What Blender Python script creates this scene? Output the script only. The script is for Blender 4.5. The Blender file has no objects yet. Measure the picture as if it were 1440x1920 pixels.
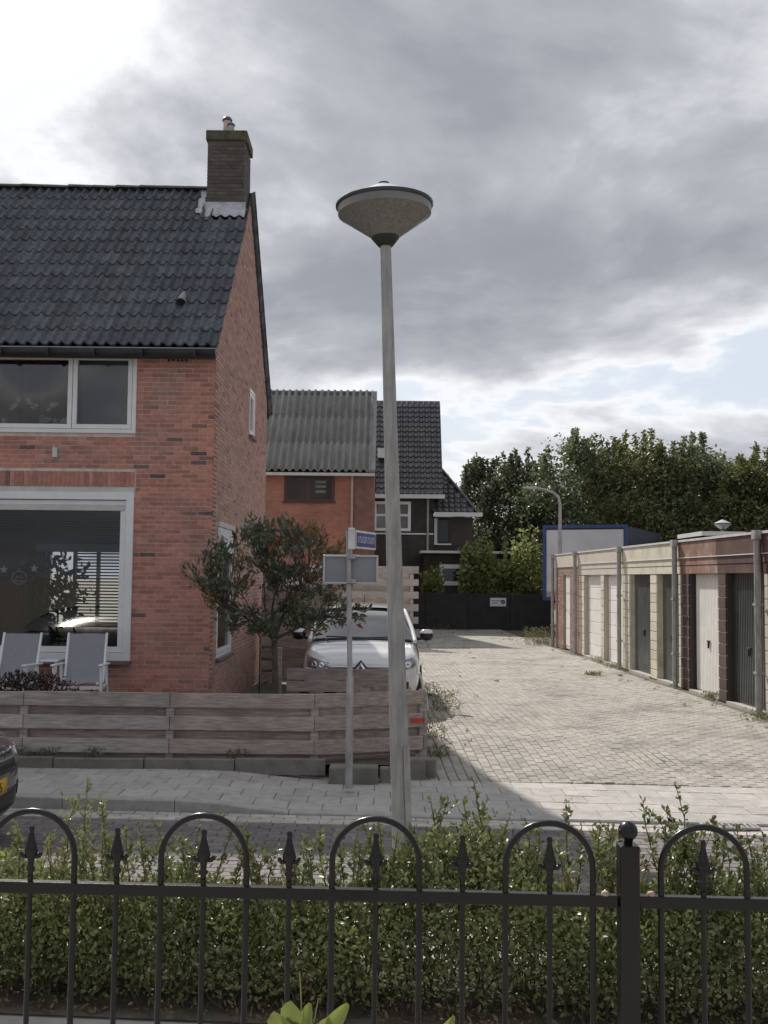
import bpy, bmesh, math, random
import numpy as np
from mathutils import Vector, Matrix
from mathutils.bvhtree import BVHTree
random.seed(11); rng = np.random.default_rng(11)
SC = bpy.context.scene
COL = SC.collection
R = math.radians

# ------------------------------------------------------------------ camera
FPX, CX, CY, HOR, EYE, ROLL = 1950.0, 720.0, 960.0, 1084.0, 1.95, 0.010
PITCH = math.atan((HOR - CY) / FPX)
CAMROT = Matrix.Rotation(math.pi/2 + PITCH, 3, 'X') @ Matrix.Rotation(ROLL, 3, 'Z')
cam = bpy.data.cameras.new('camera'); camo = bpy.data.objects.new('camera', cam); COL.objects.link(camo)
cam.sensor_fit = 'VERTICAL'; cam.sensor_height = 36.0; cam.lens = FPX/1920*36.0
cam.clip_start = 0.05; cam.clip_end = 3000
camo.matrix_world = Matrix.Translation((0, 0, EYE)) @ CAMROT.to_4x4()
SC.camera = camo
SC.render.resolution_x = 768; SC.render.resolution_y = 1024

# ------------------------------------------------------------------ sky and sun
SUN = Vector((-0.47, 1.08, 1.0)).normalized()          # direction towards the sun
w = bpy.data.worlds.new('World'); SC.world = w; w.use_nodes = True
nt = w.node_tree; nt.nodes.clear(); N = nt.nodes.new; L = nt.links.new
def math_n(t, op, a, b=None, c=None, clamp=False):
    n = t.nodes.new('ShaderNodeMath'); n.operation = op; n.use_clamp = clamp
    for i, v in enumerate((a, b, c)):
        if v is None: continue
        if isinstance(v, (int, float)): n.inputs[i].default_value = v
        else: t.links.new(v, n.inputs[i])
    return n.outputs[0]
tc = N('ShaderNodeTexCoord'); sep = N('ShaderNodeSeparateXYZ'); L(tc.outputs['Generated'], sep.inputs[0])
zz = math_n(nt, 'ADD', math_n(nt, 'MAXIMUM', sep.outputs[2], 0.0), 0.30)
px_ = math_n(nt, 'DIVIDE', sep.outputs[0], zz); py_ = math_n(nt, 'DIVIDE', sep.outputs[1], zz)
cmb = N('ShaderNodeCombineXYZ'); L(px_, cmb.inputs[0]); L(py_, cmb.inputs[1]); cmb.inputs[2].default_value = 21.9
def noise(t, vec, scale, detail=6, rough=.55, dist=0.0):
    n = t.nodes.new('ShaderNodeTexNoise'); n.inputs['Scale'].default_value = scale
    n.inputs['Detail'].default_value = detail; n.inputs['Roughness'].default_value = rough
    n.inputs['Distortion'].default_value = dist
    if vec is not None: t.links.new(vec, n.inputs['Vector'])
    return n.outputs[0]
def smooth(t, v, a, b, lo=0.0, hi=1.0):
    n = t.nodes.new('ShaderNodeMapRange'); n.interpolation_type = 'SMOOTHSTEP'
    n.inputs[1].default_value = a; n.inputs[2].default_value = b
    n.inputs[3].default_value = lo; n.inputs[4].default_value = hi
    t.links.new(v, n.inputs[0]); return n.outputs[0]
sky = N('ShaderNodeTexSky'); sky.sky_type = 'NISHITA'; sky.sun_disc = False
sky.sun_elevation = math.asin(SUN.z); sky.sun_rotation = math.atan2(SUN.x, SUN.y)
sky.air_density = 1.2; sky.dust_density = 2.5
n1 = noise(nt, cmb.outputs[0], 0.95, 5, .5, .15)
n2 = noise(nt, cmb.outputs[0], 2.1, 10, .58, .25)
# clouds lit from the sun's side: thinner-looking towards the sun
dt = N('ShaderNodeVectorMath'); dt.operation = 'DOT_PRODUCT'; L(tc.outputs['Generated'], dt.inputs[0]); dt.inputs[1].default_value = SUN
glow = smooth(nt, dt.outputs['Value'], 0.45, 1.0, 0.0, 0.055)
dens = math_n(nt, 'ADD', math_n(nt, 'MULTIPLY', n1, 0.60), math_n(nt, 'MULTIPLY', n2, 0.40))
dens = math_n(nt, 'SUBTRACT', dens, glow)
ramp = N('ShaderNodeValToRGB'); L(dens, ramp.inputs[0])
cr = ramp.color_ramp; e = cr.elements; e[0].position = .36; e[0].color = (4.0, 4.2, 4.6, 1); e[1].position = .64; e[1].color = (1.7, 1.79, 2.02, 1)
for p_, c_ in ((.41, (6.0, 6.05, 6.2)), (.445, (4.2, 4.3, 4.55)), (.485, (2.9, 3.0, 3.25)), (.54, (2.1, 2.2, 2.45))):
    q_ = cr.elements.new(p_); q_.color = (*c_, 1)
cv = smooth(nt, dens, 0.385, 0.425)
mixc = N('ShaderNodeMix'); mixc.data_type = 'RGBA'; L(cv, mixc.inputs[0])
tint = N('ShaderNodeMix'); tint.data_type = 'RGBA'; tint.inputs[0].default_value = .88; L(sky.outputs[0], tint.inputs[6]); tint.inputs[7].default_value = (4.0, 4.4, 5.0, 1)
L(tint.outputs[2], mixc.inputs[6]); L(ramp.outputs[0], mixc.inputs[7])
bg = N('ShaderNodeBackground'); bg.inputs[1].default_value = 0.10; L(mixc.outputs[2], bg.inputs[0])
wo = N('ShaderNodeOutputWorld'); L(bg.outputs[0], wo.inputs[0])

sd = bpy.data.lights.new('sun', 'SUN'); sd.energy = 3.0; sd.angle = R(0.6); sd.color = (1, .94, .85)
so = bpy.data.objects.new('sun', sd); COL.objects.link(so)
so.rotation_euler = SUN.to_track_quat('Z', 'Y').to_euler(); so.location = SUN*60
SC.view_settings.view_transform = 'Standard'; SC.view_settings.look = 'None'
SC.view_settings.gamma = 1; SC.view_settings.use_curve_mapping = False
SC.view_settings.exposure = 0.76

# ------------------------------------------------------------------ pixel helpers (photo pixel -> direction -> point)
def ray(px, py): return CAMROT @ Vector(((px-CX)/FPX, -(py-CY)/FPX, -1.0))
def aty(px, py, Y): d = ray(px, py); k = Y/d.y; return Vector((d.x*k, Y, EYE+d.z*k))
def atz(px, py, Z): d = ray(px, py); k = (Z-EYE)/d.z; return Vector((d.x*k, d.y*k, Z))
def atx(px, py, X): d = ray(px, py); k = X/d.x; return Vector((X, d.y*k, EYE+d.z*k))
def XZ(px, py, Y): p = aty(px, py, Y); return p.x, p.z

# ------------------------------------------------------------------ materials
MATS = {}
def M(name, col, rough=.8, var=.15, scale=6, stretch=(1, 1, 1), isl=0.0, col2=None, amt2=.3, bump=0.0, bscale=60, metal=0.0, spec=.5, dirt=None, dscale=1.3, damt=.5, coat=0.0, objco=True):
    if name in MATS: return MATS[name]
    m = bpy.data.materials.new(name); m.use_nodes = True; t = m.node_tree
    p = t.nodes['Principled BSDF']; p.inputs['Roughness'].default_value = rough; p.inputs['Metallic'].default_value = metal
    p.inputs['Specular IOR Level'].default_value = spec; p.inputs['Coat Weight'].default_value = coat
    g = t.nodes.new('ShaderNodeNewGeometry'); mp = t.nodes.new('ShaderNodeMapping'); mp.inputs['Scale'].default_value = stretch
    t.links.new(g.outputs['Position'], mp.inputs[0]); vec = mp.outputs[0]
    oi = t.nodes.new('ShaderNodeObjectInfo')
    rnd = math_n(t, 'FRACT', math_n(t, 'ADD', g.outputs['Random Per Island'], oi.outputs['Random']))
    nz = noise(t, vec, scale, 5, .6)
    f = smooth(t, nz, .3, .7, 1-var, 1+var)
    if isl:
        f = math_n(t, 'MULTIPLY', f, math_n(t, 'ADD', math_n(t, 'MULTIPLY', rnd, 2*isl), 1-isl))
    c = None
    rgb = t.nodes.new('ShaderNodeRGB'); rgb.outputs[0].default_value = (*col, 1); c = rgb.outputs[0]
    if col2:
        r2 = math_n(t, 'FRACT', math_n(t, 'MULTIPLY', rnd, 17.31))
        mx = t.nodes.new('ShaderNodeMix'); mx.data_type = 'RGBA'; t.links.new(smooth(t, r2, 1-amt2, min(1.0, 1-amt2+.25)), mx.inputs[0])
        t.links.new(c, mx.inputs[6]); mx.inputs[7].default_value = (*col2, 1); c = mx.outputs[2]
    if dirt:
        dn = noise(t, g.outputs['Position'], dscale, 6, .65)
        mx = t.nodes.new('ShaderNodeMix'); mx.data_type = 'RGBA'; t.links.new(smooth(t, dn, .45, .72, 0, damt), mx.inputs[0])
        t.links.new(c, mx.inputs[6]); mx.inputs[7].default_value = (*dirt, 1); c = mx.outputs[2]
    vm = t.nodes.new('ShaderNodeVectorMath'); vm.operation = 'SCALE'; t.links.new(c, vm.inputs[0]); t.links.new(f, vm.inputs['Scale'])
    t.links.new(vm.outputs[0], p.inputs['Base Color'])
    if bump:
        b = t.nodes.new('ShaderNodeBump'); b.inputs['Strength'].default_value = bump; b.inputs['Distance'].default_value = .01
        t.links.new(noise(t, vec, bscale, 4, .6), b.inputs['Height']); t.links.new(b.outputs[0], p.inputs['Normal'])
    MATS[name] = m; return m
def glass(name, tint=(.8, .85, .85), ior=1.55, rough=.02):
    if name in MATS: return MATS[name]
    m = bpy.data.materials.new(name); m.use_nodes = True; t = m.node_tree; t.nodes.clear()
    o = t.nodes.new('ShaderNodeOutputMaterial'); mx = t.nodes.new('ShaderNodeMixShader')
    fr = t.nodes.new('ShaderNodeFresnel'); fr.inputs[0].default_value = ior
    tr = t.nodes.new('ShaderNodeBsdfTransparent'); tr.inputs[0].default_value = (*tint, 1)
    gl = t.nodes.new('ShaderNodeBsdfGlossy'); gl.inputs['Roughness'].default_value = rough
    t.links.new(fr.outputs[0], mx.inputs[0]); t.links.new(tr.outputs[0], mx.inputs[1]); t.links.new(gl.outputs[0], mx.inputs[2])
    t.links.new(mx.outputs[0], o.inputs[0]); MATS[name] = m; return m
def leafmat(name, c1, c2, rough=.45, spec=.5, trans=.25):
    m = bpy.data.materials.new(name); m.use_nodes = True; t = m.node_tree; p = t.nodes['Principled BSDF']
    g = t.nodes.new('ShaderNodeNewGeometry'); mx = t.nodes.new('ShaderNodeMix'); mx.data_type = 'RGBA'
    nz = noise(t, g.outputs['Position'], 1.1, 3, .6)
    f = math_n(t, 'ADD', math_n(t, 'MULTIPLY', g.outputs['Random Per Island'], .6), math_n(t, 'MULTIPLY', smooth(t, nz, .35, .65), .4))
    t.links.new(f, mx.inputs[0]); mx.inputs[6].default_value = (*c1, 1); mx.inputs[7].default_value = (*c2, 1)
    t.links.new(mx.outputs[2], p.inputs['Base Color']); p.inputs['Roughness'].default_value = rough
    p.inputs['Specular IOR Level'].default_value = spec
    tl = t.nodes.new('ShaderNodeBsdfTranslucent'); t.links.new(mx.outputs[2], tl.inputs[0])
    ms = t.nodes.new('ShaderNodeMixShader'); ms.inputs[0].default_value = trans
    t.links.new(p.outputs[0], ms.inputs[1]); t.links.new(tl.outputs[0], ms.inputs[2])
    t.links.new(ms.outputs[0], t.nodes['Material Output'].inputs[0]); MATS[name] = m; return m

BRICK = M('brick', (.49, .215, .165), .85, .16, 14, isl=.20, col2=(.15, .10, .095), amt2=.07, bump=.35, bscale=90, dirt=(.34, .225, .19), dscale=.9, damt=.75)
BRICKS = M('brick_side', (.42, .245, .205), .85, .12, 14, isl=.16, col2=(.24, .14, .125), amt2=.14, bump=.3, bscale=90, dirt=(.40, .27, .235), dscale=.6, damt=.6)
MORTAR = M('mortar', (.64, .55, .51), .95, .15, 10, bump=.3)
BRICKC = M('brick_chimney', (.105, .088, .085), .9, .2, 14, isl=.2, bump=.3, bscale=90, dirt=(.10, .11, .055), dscale=1.2, damt=.35)
MORTARC = M('mortar_chimney', (.13, .115, .105), .95, .15, 10)
TILE = M('roof_tile', (.088, .099, .116), .62, .3, 9, isl=.22, bump=.3, bscale=70, dirt=(.10, .092, .080), dscale=1.6, damt=.5, spec=.35)
RIDGE = M('ridge_tile', (.085, .085, .072), .8, .3, 9, isl=.15, bump=.3, dirt=(.10, .11, .06), dscale=3)
LEAD = M('lead', (.42, .43, .46), .45, .25, 5, metal=.3, bump=.2, bscale=15)
ZINC = M('zinc_dark', (.075, .083, .095), .42, .2, 4, metal=.4)
PVC = M('white_pvc', (.78, .79, .80), .35, .04, 4)
PVCG = M('grey_pvc', (.55, .54, .53), .5, .1, 6)
GLASS = glass('window_glass', (.76, .81, .81), 1.8)
DARKROOM = M('room_wall', (.30, .27, .25), .9, .1, 2)
ROOMFLOOR = M('room_floor', (.16, .11, .08), .6, .1, 3)
WOOD = M('weathered_wood', (.42, .38, .355), .85, .28, 7, stretch=(.7, 3, 9), isl=.16, bump=.5, bscale=24, dirt=(.25, .225, .20), dscale=1.7, damt=.5)
WOODB = M('weathered_wood_brown', (.38, .31, .275), .85, .28, 7, stretch=(.7, 3, 9), isl=.15, bump=.5, bscale=24, dirt=(.22, .18, .155), dscale=1.7, damt=.5)
SLAB = M('concrete_slab', (.385, .362, .34), .9, .12, 9, isl=.09, bump=.3, bscale=160, dirt=(.25, .23, .21), dscale=1.5, damt=.5)
PAVER = M('paver', (.345, .32, .285), .9, .18, 30, isl=.10, col2=(.27, .25, .23), amt2=.16, bump=.4, bscale=120, dirt=(.16, .15, .13), dscale=.8, damt=.85)
JOINT = M('joint_sand', (.12, .105, .09), .95, .3, 8, dirt=(.09, .12, .04), dscale=.7, damt=.7)
ROADB = M('road_brick', (.15, .135, .135), .85, .15, 20, isl=.22, col2=(.20, .17, .155), amt2=.25, bump=.4, bscale=120)
KERB = M('kerb', (.34, .33, .315), .9, .14, 9, isl=.06, bump=.3, bscale=140)
GUT = M('gutter_paver', (.40, .37, .335), .9, .15, 12, isl=.12, bump=.3, bscale=120)
SOIL = M('soil', (.10, .08, .06), .95, .35, 9, bump=.8, bscale=30)
GROUND = M('ground', (.20, .18, .15), .95, .2, 1.2)
BLACKM = M('black_iron', (.006, .0065, .007), .27, .2, 12, spec=.42, bump=.08, bscale=90)
GALV = M('galvanised', (.36, .35, .345), .55, .22, 9, stretch=(3, 3, .6), metal=.35, dirt=(.24, .22, .20), dscale=3.5)
POSTM = M('lamp_pole', (.34, .338, .33), .62, .2, 8, stretch=(4, 4, .5), metal=.25, dirt=(.23, .225, .205), dscale=3.0, damt=.6, bump=.25, bscale=20)
RUBBER = M('black_plastic', (.02, .02, .022), .6, .15, 8)
WHITE = M('white_paint', (.72, .72, .71), .5, .06, 5, dirt=(.55, .54, .50), dscale=2.5, damt=.4)
LWOOD = M('dark_brown_wood', (.075, .035, .028), .6, .25, 5, stretch=(1, 1, 6))

# ------------------------------------------------------------------ object helpers
class MB:
    def __init__(s): s.v = []; s.f = []; s.sm = []
    def add(s, vs, fs, sm=False):
        o = len(s.v); s.v.extend([tuple(v) for v in vs]); s.f.extend([tuple(i+o for i in f) for f in fs]); s.sm.extend([sm]*len(fs)); return s
    def hexa(s, c):  # 8 corners: bottom 4 ccw, top 4 ccw
        return s.add(c, [(3, 2, 1, 0), (4, 5, 6, 7), (0, 1, 5, 4), (1, 2, 6, 5), (2, 3, 7, 6), (3, 0, 4, 7)])
    def box(s, x0, x1, y0, y1, z0, z1):
        return s.hexa([(x0, y0, z0), (x1, y0, z0), (x1, y1, z0), (x0, y1, z0), (x0, y0, z1), (x1, y0, z1), (x1, y1, z1), (x0, y1, z1)])
    def tube(s, pts, rad, n=8, cap=True):
        pts = [Vector(p) for p in pts]; k = len(pts)
        rads = rad if isinstance(rad, (list, tuple)) else [rad]*k
        rings = []; prev = None
        for i, p in enumerate(pts):
            d = (pts[min(i+1, k-1)]-pts[max(i-1, 0)]).normalized()
            if prev is None:
                a = Vector((0, 0, 1)) if abs(d.z) < .9 else Vector((1, 0, 0)); u = d.cross(a).normalized()
            else: u = (prev-d*prev.dot(d)).normalized()
            prev = u; v = d.cross(u)
            rings.append([p+(u*math.cos(2*math.pi*j/n)+v*math.sin(2*math.pi*j/n))*rads[i] for j in range(n)])
        vs = [q for r_ in rings for q in r_]; fs = []
        for i in range(k-1):
            for j in range(n): fs.append((i*n+j, i*n+(j+1) % n, (i+1)*n+(j+1) % n, (i+1)*n+j))
        s.add(vs, fs, True)
        if cap:
            s.add(rings[0], [tuple(reversed(range(n)))]); s.add(rings[-1], [tuple(range(n))])
        return s
    def lathe(s, prof, c=(0, 0, 0), n=24, sx=1, sy=1):
        vs = []; fs = []; k = len(prof)
        for (r_, z) in prof:
            for j in range(n):
                a = 2*math.pi*j/n; vs.append((c[0]+r_*sx*math.cos(a), c[1]+r_*sy*math.sin(a), c[2]+z))
        for i in range(k-1):
            for j in range(n): fs.append((i*n+j, i*n+(j+1) % n, (i+1)*n+(j+1) % n, (i+1)*n+j))
        s.add(vs, fs, True)
        s.add(vs[:n], [tuple(reversed(range(n)))]); s.add(vs[-n:], [tuple(range(n))]); return s
    def prism(s, poly, thick):  # poly: list of Vector (planar), thick: Vector
        n = len(poly); a = [Vector(p) for p in poly]; b = [p+thick for p in a]
        s.add(a+b, [tuple(reversed(range(n))), tuple(range(n, 2*n))]+[(i, (i+1) % n, n+(i+1) % n, n+i) for i in range(n)]); return s
    def mesh(s, name='m'):
        me = bpy.data.meshes.new(name); me.from_pydata(s.v, [], s.f)
        if any(s.sm): me.polygons.foreach_set('use_smooth', s.sm)
        me.update(); return me
W = {}
def link(o, parent=None):
    COL.objects.link(o)
    if parent is not None:
        o.parent = parent; o.matrix_parent_inverse = W[parent.name].inverted()
    W[o.name] = o.matrix_basis.copy(); return o
def part(name, mb, mat, parent=None, kind=None, label=None, bevel=0.0, subsurf=0):
    me = mb.mesh(name) if isinstance(mb, MB) else mb
    o = bpy.data.objects.new(name, me)
    if mat and not me.materials: me.materials.append(mat)
    link(o, parent)
    if kind: o['kind'] = kind
    if label: o['label'] = label
    if bevel:
        b = o.modifiers.new('bevel', 'BEVEL'); b.width = bevel; b.segments = 2; b.limit_method = 'ANGLE'; b.angle_limit = R(40)
    if subsurf:
        b = o.modifiers.new('sub', 'SUBSURF'); b.levels = subsurf; b.render_levels = subsurf
    return o
def tag(o, label, cat, group=None):
    o['label'] = label; o['category'] = cat
    if group: o['group'] = group
    return o
def thing(name, label, cat, loc, group=None, rotz=0):
    o = bpy.data.objects.new(name, None); o.empty_display_size = .1; o.location = loc; o.rotation_euler = (0, 0, rotz)
    link(o); W[o.name] = Matrix.Translation(loc) @ Matrix.Rotation(rotz, 4, 'Z'); return tag(o, label, cat, group)
def struct(name, mb, mat): return part(name, mb, mat, None, 'structure')
CACHE = {}
def inst(name, key, build, mat, mtx, parent, bevel=0):
    """a piece that shares mesh data with alike pieces"""
    k = (key, mat.name)
    if k not in CACHE:
        me = build(); me.materials.append(mat); CACHE[k] = me
    o = bpy.data.objects.new(name, CACHE[k]); o.matrix_basis = mtx; return link(o, parent)
def boxmesh(sx, sy, sz):
    return MB().box(-sx/2, sx/2, -sy/2, sy/2, -sz/2, sz/2).mesh('piece')
def chamfermesh(sx, sy, sz, c=.004):
    """box with a chamfered upper rim (z up), no bottom"""
    a, b = sx/2, sy/2; z0, z1 = -sz/2, sz/2
    v = [(-a, -b, z0), (a, -b, z0), (a, b, z0), (-a, b, z0), (-a, -b, z1-c), (a, -b, z1-c), (a, b, z1-c), (-a, b, z1-c),
         (-a+c, -b+c, z1), (a-c, -b+c, z1), (a-c, b-c, z1), (-a+c, b-c, z1)]
    f = [(8, 9, 10, 11)]
    for o in (0, 4):
        for i in range(4): f.append((o+i, o+(i+1) % 4, o+4+(i+1) % 4, o+4+i))
    return MB().add(v, f).mesh('piece')
def np_mesh(name, V, F):
    me = bpy.data.meshes.new(name); nv, nf, k = len(V), len(F), F.shape[1]
    me.vertices.add(nv); me.vertices.foreach_set('co', V.astype(np.float32).ravel())
    me.loops.add(nf*k); me.loops.foreach_set('vertex_index', F.astype(np.int32).ravel())
    me.polygons.add(nf); me.polygons.foreach_set('loop_start', np.arange(0, nf*k, k, dtype=np.int32))
    me.update(calc_edges=True); return me
def leaf_mesh(name, P, size, aspect=.5, up=.25, D=None, sizevar=.35, fold=.25):
    """one folded leaf blade per point"""
    n = len(P)
    d = rng.normal(size=(n, 3)) if D is None else D+rng.normal(size=(n, 3))*.45
    d[:, 2] += up; d /= np.linalg.norm(d, axis=1)[:, None]+1e-9
    q = rng.normal(size=(n, 3)); s = np.cross(d, q); s /= np.linalg.norm(s, axis=1)[:, None]+1e-9; nn = np.cross(d, s)
    L_ = size*(1+sizevar*rng.uniform(-1, 1, n))[:, None]; w_ = L_*aspect*.5
    a = P; b = P+d*L_*.5+s*w_+nn*w_*fold; c = P+d*L_; e_ = P+d*L_*.5-s*w_+nn*w_*fold
    V = np.stack([a, b, c, e_], 1).reshape(-1, 3); i = np.arange(n)*4
    F = np.concatenate([np.stack([i, i+1, i+2], 1), np.stack([i, i+2, i+3], 1)], 0)
    return np_mesh(name, V, F)
def text_mesh(s, size, name='lettering'):
    cu = bpy.data.curves.new(name, 'FONT'); cu.body = s; cu.size = size; cu.align_x = 'CENTER'; cu.align_y = 'CENTER'; cu.extrude = .0008
    o = bpy.data.objects.new('tmp', cu); COL.objects.link(o)
    dg = bpy.context.evaluated_depsgraph_get(); me = bpy.data.meshes.new_from_object(o.evaluated_get(dg))
    bpy.data.objects.remove(o); return me

# brick walls: u along the wall, v up; mapping gives a 4x4 whose x=u, y=outward, z=up
def layout(u0, u1, v0, v1, holes, BL=.21, BH=.0515, J=.011, ok=None):
    out = []; r_ = 0; v = v0
    while v+BH <= v1+1e-6:
        u = u0-(BL+J)/2*(r_ % 2)
        while u < u1:
            segs = [(max(u, u0), min(u+BL, u1))]
            for (a, b, c, d) in holes:
                if v+BH > c+.004 and v < d-.004:
                    ns = []
                    for (x, y) in segs:
                        if b <= x or a >= y: ns.append((x, y))
                        else:
                            if a-x > .03: ns.append((x, a))
                            if y-b > .03: ns.append((b, y))
                    segs = ns
            for (x, y) in segs:
                if y-x > .03 and (ok is None or ok((x+y)/2, v+BH)): out.append((x, y, v, v+BH))
            u += BL+J
        v += BH+J; r_ += 1
    return out
def lay_bricks(bricks, frame, mat, parent, name='brick', visible=None, limit=290, depth=.007):
    vis = [b for b in bricks if visible and visible(b)][:limit]; vs = set(vis); rest = [b for b in bricks if b not in vs]
    for (a, b, c, d) in vis:
        sx = round(b-a, 2); sz = round(d-c, 4)
        m = frame @ Matrix.Translation(((a+b)/2, random.uniform(-.0015, .0025), (c+d)/2)) @ Matrix.Rotation(random.gauss(0, .003), 4, 'Y')
        inst(name, ('br', sx, sz, depth), lambda: boxmesh(b-a, depth*2, sz), mat, m, parent)
    mb = MB()
    for (a, b, c, d) in rest:
        o = random.uniform(-.0015, .0025)
        vv = [frame @ Vector(q) for q in ((a, 0, c), (b, 0, c), (b, 0, d), (a, 0, d), (a, depth+o, c), (b, depth+o, c), (b, depth+o, d), (a, depth+o, d))]
        mb.add(vv, [(4, 5, 6, 7), (0, 1, 5, 4), (1, 2, 6, 5), (2, 3, 7, 6), (3, 0, 4, 7)])
    if rest: part(name+'work', mb, mat, parent, 'stuff')
def wall_grid(mb, u0, u1, v0, v1, holes, frame, thick):
    us = sorted({u0, u1, *[h[0] for h in holes], *[h[1] for h in holes]}); vs = sorted({v0, v1, *[h[2] for h in holes], *[h[3] for h in holes]})
    us = [x for x in us if u0 <= x <= u1]; vs = [x for x in vs if v0 <= x <= v1]
    for i in range(len(us)-1):
        for j in range(len(vs)-1):
            cu, cv_ = (us[i]+us[i+1])/2, (vs[j]+vs[j+1])/2
            if any(a < cu < b and c < cv_ < d for a, b, c, d in holes): continue
            a, b, c, d = us[i], us[i+1], vs[j], vs[j+1]
            mb.hexa([frame @ Vector(q) for q in ((a, -thick, c), (b, -thick, c), (b, 0, c), (a, 0, c), (a, -thick, d), (b, -thick, d), (b, 0, d), (a, 0, d))])
# frame matrices
FRONT = lambda Y: Matrix(((1, 0, 0, 0), (0, -1, 0, Y), (0, 0, 1, 0), (0, 0, 0, 1)))      # wall facing the camera
SIDE = lambda X, Y: Matrix(((0, 1, 0, X), (1, 0, 0, Y), (0, 0, 1, 0), (0, 0, 0, 1)))      # wall facing +X, u = depth from Y
def frame_rect(mb, fr, u0, u1, v0, v1, wd, d0, d1):
    def b(a, c, e, f): mb.hexa([fr @ Vector(q) for q in ((a, d0, e), (c, d0, e), (c, d1, e), (a, d1, e), (a, d0, f), (c, d0, f), (c, d1, f), (a, d1, f))])
    b(u0, u1, v0, v0+wd); b(u0, u1, v1-wd, v1); b(u0, u0+wd, v0+wd, v1-wd); b(u1-wd, u1, v0+wd, v1-wd)
def fbox(mb, fr, u0, u1, d0, d1, v0, v1):
    return mb.hexa([fr @ Vector(q) for q in ((u0, d0, v0), (u1, d0, v0), (u1, d1, v0), (u0, d1, v0), (u0, d0, v1), (u1, d0, v1), (u1, d1, v1), (u0, d1, v1))])
# ------------------------------------------------------------------ the setting: ground, road, pavements
TILT = -0.07
def ys(X, y0): return y0+TILT*X
def zs(X):
    t = min(1, max(0, (X+1.75)/1.2)); t = t*t*(3-2*t); return -.09*t
def zd(Y): t = min(1, max(0, (Y-10.6)/2.6)); return -.09*(1-t*t*(3-2*t))
def strip(x0, x1, ya, yb, zf, n=24):
    mb = MB(); vs = []; fs = []
    for i in range(n+1):
        X = x0+(x1-x0)*i/n; vs += [(X, ys(X, ya), zf(X)), (X, ys(X, yb), zf(X))]
    for i in range(n): fs.append((2*i, 2*i+2, 2*i+3, 2*i+1))
    return mb.add(vs, fs)
struct('ground', MB().add([(-600, -600, -.16), (600, -600, -.16), (600, 900, -.16), (-600, 900, -.16)], [(0, 1, 2, 3)]), GROUND)
road = struct('road', strip(-40, 40, 6.5, 9.1, lambda x: -.118), JOINT)
sidewalk = struct('sidewalk', strip(-14, 14, 9.15, 10.75, lambda x: zs(x)-.014, 60), JOINT)
near_walk = struct('near_sidewalk', strip(-14, 14, 5.42, 6.5, lambda x: -.014), JOINT)
def top_piece(mb, c, zf, ch=.004, h=.03):
    """paving piece from 4 plan corners, chamfered, following zf"""
    cx = sum(p[0] for p in c)/4; cy = sum(p[1] for p in c)/4
    ins = [(p[0]+(cx-p[0])*.0+ch*(1 if p[0] < cx else -1), p[1]+ch*(1 if p[1] < cy else -1)) for p in c]
    dz = random.uniform(-.002, .002); tx, ty = random.gauss(0, .006), random.gauss(0, .006)
    z = lambda p: zf(p[0], p[1])+dz+(p[0]-cx)*tx+(p[1]-cy)*ty
    v = [(p[0], p[1], z(p)-h) for p in c]+[(p[0], p[1], z(p)-ch) for p in c]+[(p[0], p[1], z(p)) for p in ins]
    f = [(8, 9, 10, 11)]
    for o in (0, 4):
        for i in range(4): f.append((o+i, o+(i+1) % 4, o+4+(i+1) % 4, o+4+i))
    return mb.add(v, f)
def quad_street(x0, x1, ya, yb): return [(x0, ys(x0, ya)), (x1, ys(x1, ya)), (x1, ys(x1, yb)), (x0, ys(x0, yb))]
for r_ in range(5):
    x = -6.6+.1515*(r_ % 2)
    while x < 5.6:
        y0 = 9.215+r_*.304
        part('slab', top_piece(MB(), quad_street(x, x+.299, y0, y0+.299), lambda X, Y: zs(X), .005), SLAB, sidewalk); x += .304
for r_ in range(3):
    x = -5.0+.1515*(r_ % 2)
    while x < 4.2:
        y0 = 5.46+r_*.304
        part('slab', top_piece(MB(), quad_street(x, x+.299, y0, y0+.299), lambda X, Y: 0.0, .005), SLAB, near_walk); x += .304
kerb = struct('kerb', strip(-14, 14, 9.10, 9.18, lambda x: zs(x)-.05, 40), KERB)
def kerb_stone(x0, x1, ya, yb, zf, zb, par):
    mb = MB(); n = 5; vs = []; fs = []
    for i in range(n+1):
        X = x0+(x1-x0)*i/n; zt = zf(X)
        vs += [(X, ys(X, ya), zb), (X, ys(X, ya), zt-.012), (X, ys(X, ya)+.012, zt), (X, ys(X, yb), zt), (X, ys(X, yb), zb)]
    for i in range(n):
        for j in range(4): fs.append((5*i+j, 5*i+5+j, 5*i+6+j, 5*i+1+j))
    fs += [(0, 1, 2, 3, 4), tuple(5*n+k for k in (4, 3, 2, 1, 0))]
    part('kerb_stone', mb.add(vs, fs), KERB, par)
for i in range(-7, 7): kerb_stone(i*1.0+.203, i*1.0+1.197, 9.08, 9.205, lambda X: zs(X)+.002+(.012 if X > -.6 else 0), -.16, kerb)
nkerb = struct('near_kerb', strip(-14, 14, 6.50, 6.58, lambda x: -.06), KERB)
for i in range(-6, 6): kerb_stone(i*1.0+.103, i*1.0+1.097, 6.48, 6.60, lambda X: .002, -.16, nkerb)
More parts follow.
